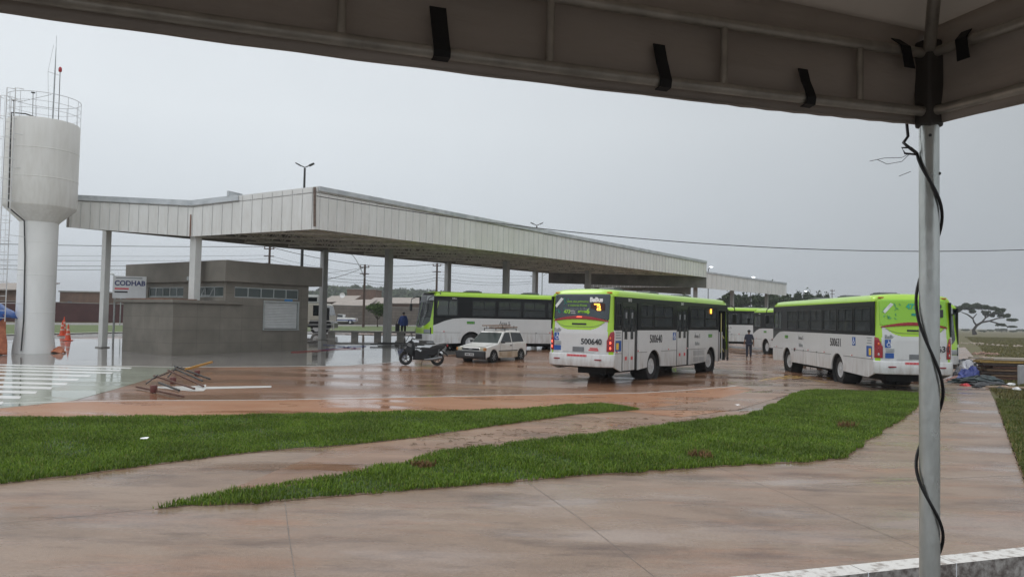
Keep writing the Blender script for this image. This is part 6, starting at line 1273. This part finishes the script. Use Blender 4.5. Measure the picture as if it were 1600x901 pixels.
# wooded hill behind the houses
hill = []
def hillz(x, y): return 16 * math.exp(-((x + 128) / 42) ** 2 - ((y - 600) / 90) ** 2) + 13.5 * math.exp(-((x + 58) / 44) ** 2 - ((y - 610) / 90) ** 2) + 3
mb = MB(); nx, ny = 50, 24
for i in range(nx + 1):
    for j in range(ny + 1): x = -420 + 640 * i / nx; y = 420 + 480 * j / ny; mb.v.append((x, y, hillz(x, y) - .8))
for i in range(nx):
    for j in range(ny): a = i * (ny + 1) + j; mb.f.append((a, a + ny + 1, a + ny + 2, a + 1)); mb.m.append(0)
tag(mb.build('hill', mk('hill_ground', (.05, .07, .03), .9, var=.3, scale=.05), smooth=60), kind='structure')
bl = []
rr_ = random.Random(5)
for k in range(700):
    x = rr_.uniform(-330, 60); y = rr_.uniform(490, 660)
    if hillz(x, y) < 5 or y > 640: continue
    s_ = rr_.uniform(4, 6.5); bl.append((x, y, hillz(x, y) + s_ * .45, s_, s_, s_ * .75))
wood_ = bpy.data.objects.new('hill_wood', None); bpy.data.objects.remove(wood_)
o = crown('hill_wood', bl, 60000, 1.0, lf_hill, None); tag(o, 'wooded green hill behind the houses across the street', 'wood', kind='stuff')
pl = at(551, 480, 445); tree('palm like treetop sticking up from the wooded hill', 551, 520, 444.5, 7, n=260, name='palm_tree', m=lf_dark, z0=12)
# ================================================================== RUBBISH AND TIMBER BY THE FIELD
def heap(name, label, cat, px, py, rx, ry, rz, m, seed, n=22, group=None):
    x, y = G(px, py); rr_ = random.Random(seed); mb = MB(); h = 9
    vs = []
    for i in range(h + 1):
        t = i / h
        for j in range(n): a = 2 * pi * j / n; k = cos(t * pi / 2) ** .6 * (1 + .25 * sin(3 * a + seed) + rr_.uniform(-.16, .16) + .10 * sin(7 * a + 5 * t + seed)); vs.append((rx * k * cos(a), ry * k * sin(a), max(0, rz * sin(t * pi / 2) * (1 + .25 * sin(a * 2 + seed) + rr_.uniform(-.12, .12)))))
    fs = [(i * n + j, i * n + (j + 1) % n, (i + 1) * n + (j + 1) % n, (i + 1) * n + j) for i in range(h) for j in range(n)]
    return tag(mb.add(vs, fs).build(name, m, smooth=38, loc=(x, y + ry, .0)), label, cat, group)
m_bag = mk('bag_black', (.02, .022, .026), .3, var=.3, bump=.6, bscale=14); m_bagw = mk('bag_white', (.55, .55, .58), .35, bump=.6, bscale=14); m_bagb = mk('bag_blue', (.06, .08, .28), .4, bump=.6, bscale=14)
m_tarp = mk('tarp_dark_green', (.03, .055, .06), .5, col2=(.015, .02, .022), thr=(.4, .6), scale=4, bump=.6, bscale=10); m_pk = mk('cloth_pinkish', (.35, .20, .17), .7, bump=.4)
heap('rubbish_bag', 'large black rubbish bag slumped behind the others on the footpath', 'rubbish bag', 1515, 577, .62, .5, .42, m_bag, 1)
heap('rubbish_bag', 'white rubbish bag on top of the heap beside bus 500631', 'rubbish bag', 1517, 592, .30, .3, .62, m_bagw, 2)
heap('rubbish_bag', 'blue and white bag at the front of the rubbish heap', 'rubbish bag', 1512, 598, .28, .22, .42, m_bagb, 3)
heap('rubbish_bag', 'small pale bag at the left end of the rubbish heap', 'rubbish bag', 1507, 590, .3, .3, .36, mk('bag_grey', (.3, .3, .33), .4, bump=.5), 4)
heap('rubbish_bag', 'crumpled blue bag right of the white one', 'rubbish bag', 1524, 593, .22, .2, .45, m_bagb, 8)
heap('cloth_pile', 'pinkish cloth beneath the rubbish bags next to the bus bumper', 'cloth', 1502, 597, .35, .3, .2, m_pk, 5)
heap('tarpaulin', 'dark green crumpled tarpaulin spread on the path edge', 'tarpaulin', 1545, 601, .95, .55, .26, m_tarp, 6)
heap('tarpaulin', 'black plastic sheet trailing in front of the green tarpaulin', 'tarpaulin', 1550, 604, .75, .3, .13, m_bag, 7)
for i, (px, py, mm) in enumerate(((1530, 606, m_bag), (1560, 603, whit), (1572, 606, m_pk), (1582, 602, whit), (1566, 608, m_bag), (1592, 609, whit), (1511, 603, redst))):
    heap('scrap', ['black scrap left of the tarpaulin', 'white scrap on the tarpaulin edge', 'pinkish rag by the loose plank', 'white scrap by the timber stack', 'black scrap in front of the plank', 'white scrap at the far right edge', 'red and white scrap by the bus bumper'][i] + ' in the rubbish', 'litter', px, py, .16, .12, .08, mm, 20 + i, n=8)
q = Vector(G(1548, 594)); ts_ = thing('timber_stack', 'low stack of old dark and yellowish timber at the right edge', 'timber stack', (q.x, q.y + .2, 0), R(-2))
rr_ = random.Random(9)
for lay in range(8):
    z = .07 + lay * .115; mats = [rust, wood, mk('timber_dark', (.05, .035, .03), .8, var=.4), wood, rust, MT['timber_dark'], mk('timber_yellow', (.30, .19, .05), .7, var=.35, scale=5), mk('timber_pale', (.38, .33, .27), .7, var=.2)]
    for k in range(3): MB().box((1.45 + rr_.uniform(-.15, .15), .15 + k * .42, z), (3.1 + rr_.uniform(-.5, .4), .28, .085), rz=rr_.uniform(-.05, .05)).build('plank', mats[lay], ts_)
q = Vector(G(1546, 607)); tag(MB().box((0, 0, .06), (2.6, .22, .06), rz=-.12).build('loose_plank', mk('plank_pale', (.38, .28, .20), .7, var=.3), loc=(q.x + 1.3, q.y, .0)), 'long pale plank lying in front of the timber stack', 'plank')
q = Vector(G(1594, 600)); tag(MB().box((0, 0, .35), (.5, .12, .8), rz=.2).build('grey_panel', mk('panel_grey', (.35, .35, .36), .5), bevel=.02, loc=(q.x + .15, q.y, 0)), 'pale grey panel leaning at the far right edge', 'panel')
for i, (px, py, wd, hh, lab) in enumerate(((1524, 536.5, 4.2, .14, 'far pale pile of sand and rubble in the field'), (1548, 539, 3.6, .16, 'pale rubble pile just right of the far one'), (1540, 553, 1.8, .16, 'pinkish rubble pile near the footpath'), (1538, 560, 1.4, .18, 'nearer pinkish rubble pile left of the timber stack'), (1591, 541, 1.0, .2, 'small pale rubble pile at the right of the field'), (1543, 572, .6, .25, 'small reddish rubble pile beside the timber stack'))):
    x, y = G(px, py); rr_ = random.Random(40 + i); mb = MB()
    for k in range(46): a = rr_.uniform(0, 6.28); r_ = rr_.random() ** .6; s_ = rr_.uniform(.08, .24); mb.box((wd * .5 * r_ * cos(a), wd * .6 * r_ * sin(a), -.04 + hh * (1 - r_) * rr_.random() + s_ * .2), (s_, s_ * .8, s_ * .5), rot=Matrix.Rotation(rr_.uniform(0, 3), 3, Vector((rr_.random(), rr_.random(), rr_.random()))))
    tag(mb.build('rubble', mk('rubble_pale', (.42, .35, .29), .8, var=.3, scale=2) if i not in (2, 3, 5) else mk('rubble_pink', (.34, .22, .17), .8, var=.3, scale=2), loc=(x, y, 0)), lab, 'rubble', kind='stuff')

# ================================================================== TENT OVER THE CAMERA
TA = R(199.9); td = Vector((cos(TA), sin(TA), 0)); tn = Vector((-td.y, td.x, 0))      # td: along the front eave to the left; tn: towards the camera
if tn.y > 0: tn = -tn
TC = Vector((1.55, 2.85, 0)); zL, zU, zV = 2.955, 3.175, 2.915; SIDE = 5.0
m_fab = bpy.data.materials.new('tent_fabric'); m_fab.use_nodes = True
def fabm():
    nt = m_fab.node_tree; L = nt.links.new; p = nt.nodes['Principled BSDF']; tc = node(nt, 'TexCoord'); n = node(nt, 'TexNoise'); n.inputs['Scale'].default_value = 1.6; n.inputs['Detail'].default_value = 7; L(tc.outputs['Object'], n.inputs[0])
    rp = node(nt, 'ValToRGB'); rp.color_ramp.elements[0].position = .3; rp.color_ramp.elements[1].position = .7; rp.color_ramp.elements[0].color = (.40, .35, .305, 1); rp.color_ramp.elements[1].color = (.54, .475, .42, 1); L(n.outputs[0], rp.inputs[0]); L(rp.outputs[0], p.inputs['Base Color']); p.inputs['Roughness'].default_value = .65
    n2 = node(nt, 'TexNoise'); n2.inputs['Scale'].default_value = 3.5; n2.inputs['Detail'].default_value = 4; mp = node(nt, 'Mapping'); mp.inputs['Scale'].default_value = (1, 1, 3); L(tc.outputs['Object'], mp.inputs[0]); L(mp.outputs[0], n2.inputs[0]); b_ = node(nt, 'Bump'); b_.inputs['Strength'].default_value = .5; b_.inputs['Distance'].default_value = .03; L(n2.outputs[0], b_.inputs['Height']); L(b_.outputs[0], p.inputs['Normal'])
    t = node(nt, 'BsdfTranslucent'); t.inputs[0].default_value = (.34, .29, .24, 1); ms = node(nt, 'MixShader'); ms.inputs[0].default_value = .105; L(p.outputs[0], ms.inputs[1]); L(t.outputs[0], ms.inputs[2]); L(ms.outputs[0], nt.nodes['Material Output'].inputs[0])
fabm()
m_tube = mk('tent_tube', (.42, .39, .34), .38, metal=.5, var=.25, scale=9, rvar=.1); m_tpole = mk('tent_pole', (.66, .67, .64), .33, metal=.75, col2=(.44, .46, .435), thr=(.35, .65), scale=7, rvar=.1, bump=.1, bscale=60, stretch=(1, 1, .35)); m_strap = mk('strap_black', (.008, .008, .009), .7)
tent = thing('gazebo_tent', 'fabric gazebo roof with galvanised tube frame right above the viewpoint', 'tent', (TC.x, TC.y, 0))
C0 = [Vector((0, 0, 0)), td * SIDE, td * SIDE + tn * SIDE, tn * SIDE]; mid = (C0[0] + C0[2]) / 2
def z3(v, z): return Vector((v.x, v.y, z))
def SG(t): t = min(max(t, 0), SIDE); return .038 * (1 - (2 * t / SIDE - 1) ** 2)      # the long eave tubes sag a little
for i in range(4):
    a, b_ = C0[i], C0[(i + 1) % 4]; d = (b_ - a).normalized()
    MB().tube([z3(a + d * t, zL - SG(t)) for t in np.linspace(.03, SIDE - .03, 24)], .019, 10).build('eave_tube', m_tube, tent, smooth=60); MB().tube([z3(a + d * t, zU - SG(t)) for t in np.linspace(.03, SIDE - .03, 24)], .019, 10).build('eave_tube', m_tube, tent, smooth=60)
    for t in ((.33, .91, 1.54, 2.17, 2.8, 3.5, 4.2) if i == 0 else (.62, 1.6, 2.6, 3.6, 4.4)): MB().tube([z3(a + d * t, zL + .015 - SG(t)), z3(a + d * t, zU - .015 - SG(t))], .013, 8).build('strut', m_tube, tent, smooth=60)
    MB().tube([z3(a, zU), z3(a.lerp(mid, .5), (zU + 4.55) / 2), z3(mid, 4.55)], .022, 10).build('hip_tube', m_tube, tent, smooth=60)
    # hanging valance outside the tubes, lightly wavy and sagging
    no = Vector((d.y, -d.x, 0)); 
    if no.dot(a + (b_ - a) / 2 - mid) < 0: no = -no
    mb = MB(); N = 90; K = 7
    for k in range(N + 1):
        t = -.04 + (SIDE + .08) * k / N; wv = .004 * sin(t * 4 + i) + .002 * sin(t * 11)
        for j in range(K + 1): z = zV + (3.30 - zV) * j / K; sag = -SG(t) * (1 - j / K) - (.0012 * sin(t * 57) if j == 0 else 0); mb.v.append(tuple(z3(a + d * t + no * (.035 + wv * (1 - j / K) + .01 * sin(j * 1.3 + t * 2)), z + sag)))
    for k in range(N):
        for j in range(K): q = k * (K + 1) + j; mb.f.append((q, q + 1, q + K + 2, q + K + 1)); mb.m.append(0)
    s_ = mb.build('valance', m_fab, tent, smooth=70).modifiers.new('t', 'SOLIDIFY'); s_.thickness = .003
    MB().tube([z3(a + d * t + no * .036, zV + .002 - SG(t) - .0012 * sin(t * 57)) for t in np.linspace(0, SIDE, 60)], .004, 5).build('hem', m_fab, tent)
    mb = MB(); N = 16   # roof panel
    e0, e1, pk_ = z3(a + (no - d) * .05, 3.275), z3(b_ + (no + d) * .05, 3.275), z3(mid, 4.62)
    for r_ in range(N + 1):
        for k in range(N + 1):
            u_ = k / N; v_ = r_ / N; p = e0.lerp(e1, u_).lerp(pk_, v_); s_ = .10 * sin(pi * v_) * sin(pi * u_) if v_ < 1 else 0; p = p - Vector((0, 0, s_)); mb.v.append(tuple(p))
    for r_ in range(N):
        for k in range(N): q = r_ * (N + 1) + k; mb.f.append((q, q + 1, q + N + 2, q + N + 1)); mb.m.append(0)
    mb.build('roof_fabric', m_fab, tent, smooth=70)
def hold(o_, zt_, zb_, w_, dd_, bend=.0, lw=0.0):
    """black fastening band folded round the lower tube"""
    p = td * o_ if dd_ == 0 else tn * o_; al = td if dd_ == 0 else tn; inn = tn if dd_ == 0 else td
    mb = MB(); sec = [(.030, zt_), (.008, (zt_ + zb_) / 2 + .02), (.028, zL + .024), (.030, zL), (.020, zb_), (-.022, zb_), (-.030, zL + .01)]
    # section: offset towards the inside of the tent, height
    L_ = []
    for o2, z in [(-.005, zt_), (.004, (zt_ + zL) / 2), (.018, zL + .026 - lw), (.026, zL - lw), (.018, zb_), (-.012, zb_ - .004)]:
        f = (zt_ - z) / (zt_ - zb_); L_.append((p + inn * o2 - al * (bend * f), z))
    for q, z in L_: mb.v += [tuple(z3(q - al * w_ / 2, z)), tuple(z3(q + al * w_ / 2, z))]
    for i in range(len(L_) - 1): mb.f.append((2 * i, 2 * i + 1, 2 * i + 3, 2 * i + 2)); mb.m.append(0)
    s_ = mb.build('strap', m_strap, tent).modifiers.new('t', 'SOLIDIFY'); s_.thickness = .004
hold(1.894, 3.055, 2.902, .050, 0, .01, SG(1.894)); hold(1.155, 3.05, 2.904, .043, 0, .012, SG(1.155)); hold(.578, 3.045, 2.915, .040, 0, .014, SG(.578))
for o_, dd_, b_ in ((.14, 0, .03), (.155, 1, -.02)):
    p = (td if dd_ == 0 else tn) * o_; al = td if dd_ == 0 else tn; inn = tn if dd_ == 0 else td; mb = MB()
    for z, sx_, w_ in ((3.215, .012, .042), (3.18, .0, .046), (3.14, -.010, .046), (3.10, -.02, .050)): q = p + inn * (.026 if z < 3.2 else -.01) - al * (sx_ * (1 if dd_ == 0 else -.5)) * -1; mb.v += [tuple(z3(q - al * w_ / 2, z)), tuple(z3(q + al * w_ / 2, z))]
    for i in range(3): mb.f.append((2 * i, 2 * i + 1, 2 * i + 3, 2 * i + 2)); mb.m.append(0)
    s_ = mb.build('strap', m_strap, tent).modifiers.new('t', 'SOLIDIFY'); s_.thickness = .004
for i, c_ in enumerate(C0):
    MB().tube([z3(c_, -.34), z3(c_, 2.90)], .0345, 24).build('pole', m_tpole, tent, smooth=60); MB().box(tuple(z3(c_, 3.06)), (.072, .072, .33), rz=TA).build('corner_socket', mk('socket_dark', (.06, .055, .05), .6), tent, bevel=.01)
    MB().box(tuple(z3(c_, -.335)), (.2, .2, .012)).build('foot_plate', galv, tent)
pr_ = MB(); pr_.box((.012, -.036, 1.6), (.001, .001, .01)); pr_ = None
mb = MB()
for z, a in ((2.86, -.4), (2.72, .9)): mb.ball((.0345 * sin(a), -.0345 * cos(a), z), .006, 8)
mb.build('bolt', steel, tent)
# black cable wound down the front right pole, with its frayed ends
pts = []; z = 2.93; per = .585; side_dir = Vector((cam.matrix_world.col[0].x, cam.matrix_world.col[0].y, 0)).normalized()
cdv = Vector((TC.x, TC.y, 0)).normalized(); rgt = Vector((cdv.y, -cdv.x, 0))
pts = [TC + rgt * -.075 + Vector((0, 0, 2.93)), TC + rgt * -.07 + Vector((0, 0, 2.87)), TC + rgt * -.085 - cdv * .01 + Vector((0, 0, 2.845)), TC + rgt * -.07 - cdv * .03 + Vector((0, 0, 2.825))]
z = 2.80; th = -pi / 2
for k in range(150):
    t = k / 149; zz_ = 2.80 - t * 3.0; th = -pi / 2 + .25 + 2 * pi * (2.80 - zz_) / per; w_ = .041 + .003 * sin(5 * t); th += .35 * sin(3.1 * t * 5)
    pts.append(TC + rgt * (w_ * sin(th)) - cdv * (w_ * cos(th)) + Vector((0, 0, zz_)))
tag(MB().tube(pts, .0058, 8).build('cable', mk('cable_black', (.012, .011, .012), .45), smooth=60), 'black cable wound around the near galvanised tent pole', 'cable')
mb = MB(); w0_ = TC + rgt * -.06 - cdv * .03 + Vector((0, 0, 2.80))
mb.tube([w0_, w0_ + rgt * -.03 + Vector((0, 0, -.015)), w0_ + rgt * -.09 + Vector((0, 0, -.012)), w0_ + rgt * -.14 + Vector((0, 0, -.02))], .0011, 4); mb.tube([w0_, w0_ + rgt * -.03 + Vector((0, 0, -.03)), w0_ + rgt * -.08 + Vector((0, 0, -.036)), w0_ + rgt * -.115 + Vector((0, 0, -.015))], .0011, 4)
mb.tube([w0_ + Vector((0, 0, -.07)), w0_ + rgt * -.04 + Vector((0, 0, -.085))], .0011, 4); mb.tube([w0_ + rgt * .02, w0_ + rgt * .0 + Vector((0, 0, .02)), w0_ + rgt * -.03 + Vector((0, 0, .022)), w0_ + rgt * -.02 + Vector((0, 0, .0)), w0_ + rgt * .02 + Vector((0, 0, -.008))], .004, 6)
tag(mb.build('wire_end', steel), 'thin loose wire ends sticking out at the top of the tent pole', 'wire')
# ================================================================== HAZE
HZ = 0.00045
if HZ:
    mb = MB(); mb.b2((-2700, -1500, -1.9), (2700, 2700, 75)); hz = mb.build('haze', bpy.data.materials.new('haze')); m = hz.data.materials[0]; m.use_nodes = True; nt = m.node_tree; nt.nodes.remove(nt.nodes['Principled BSDF']); v = nt.nodes.new('ShaderNodeVolumePrincipled'); v.inputs['Density'].default_value = HZ; v.inputs['Color'].default_value = (.93, .95, .98, 1); nt.links.new(v.outputs[0], nt.nodes['Material Output'].inputs['Volume']); tag(hz, kind='stuff')
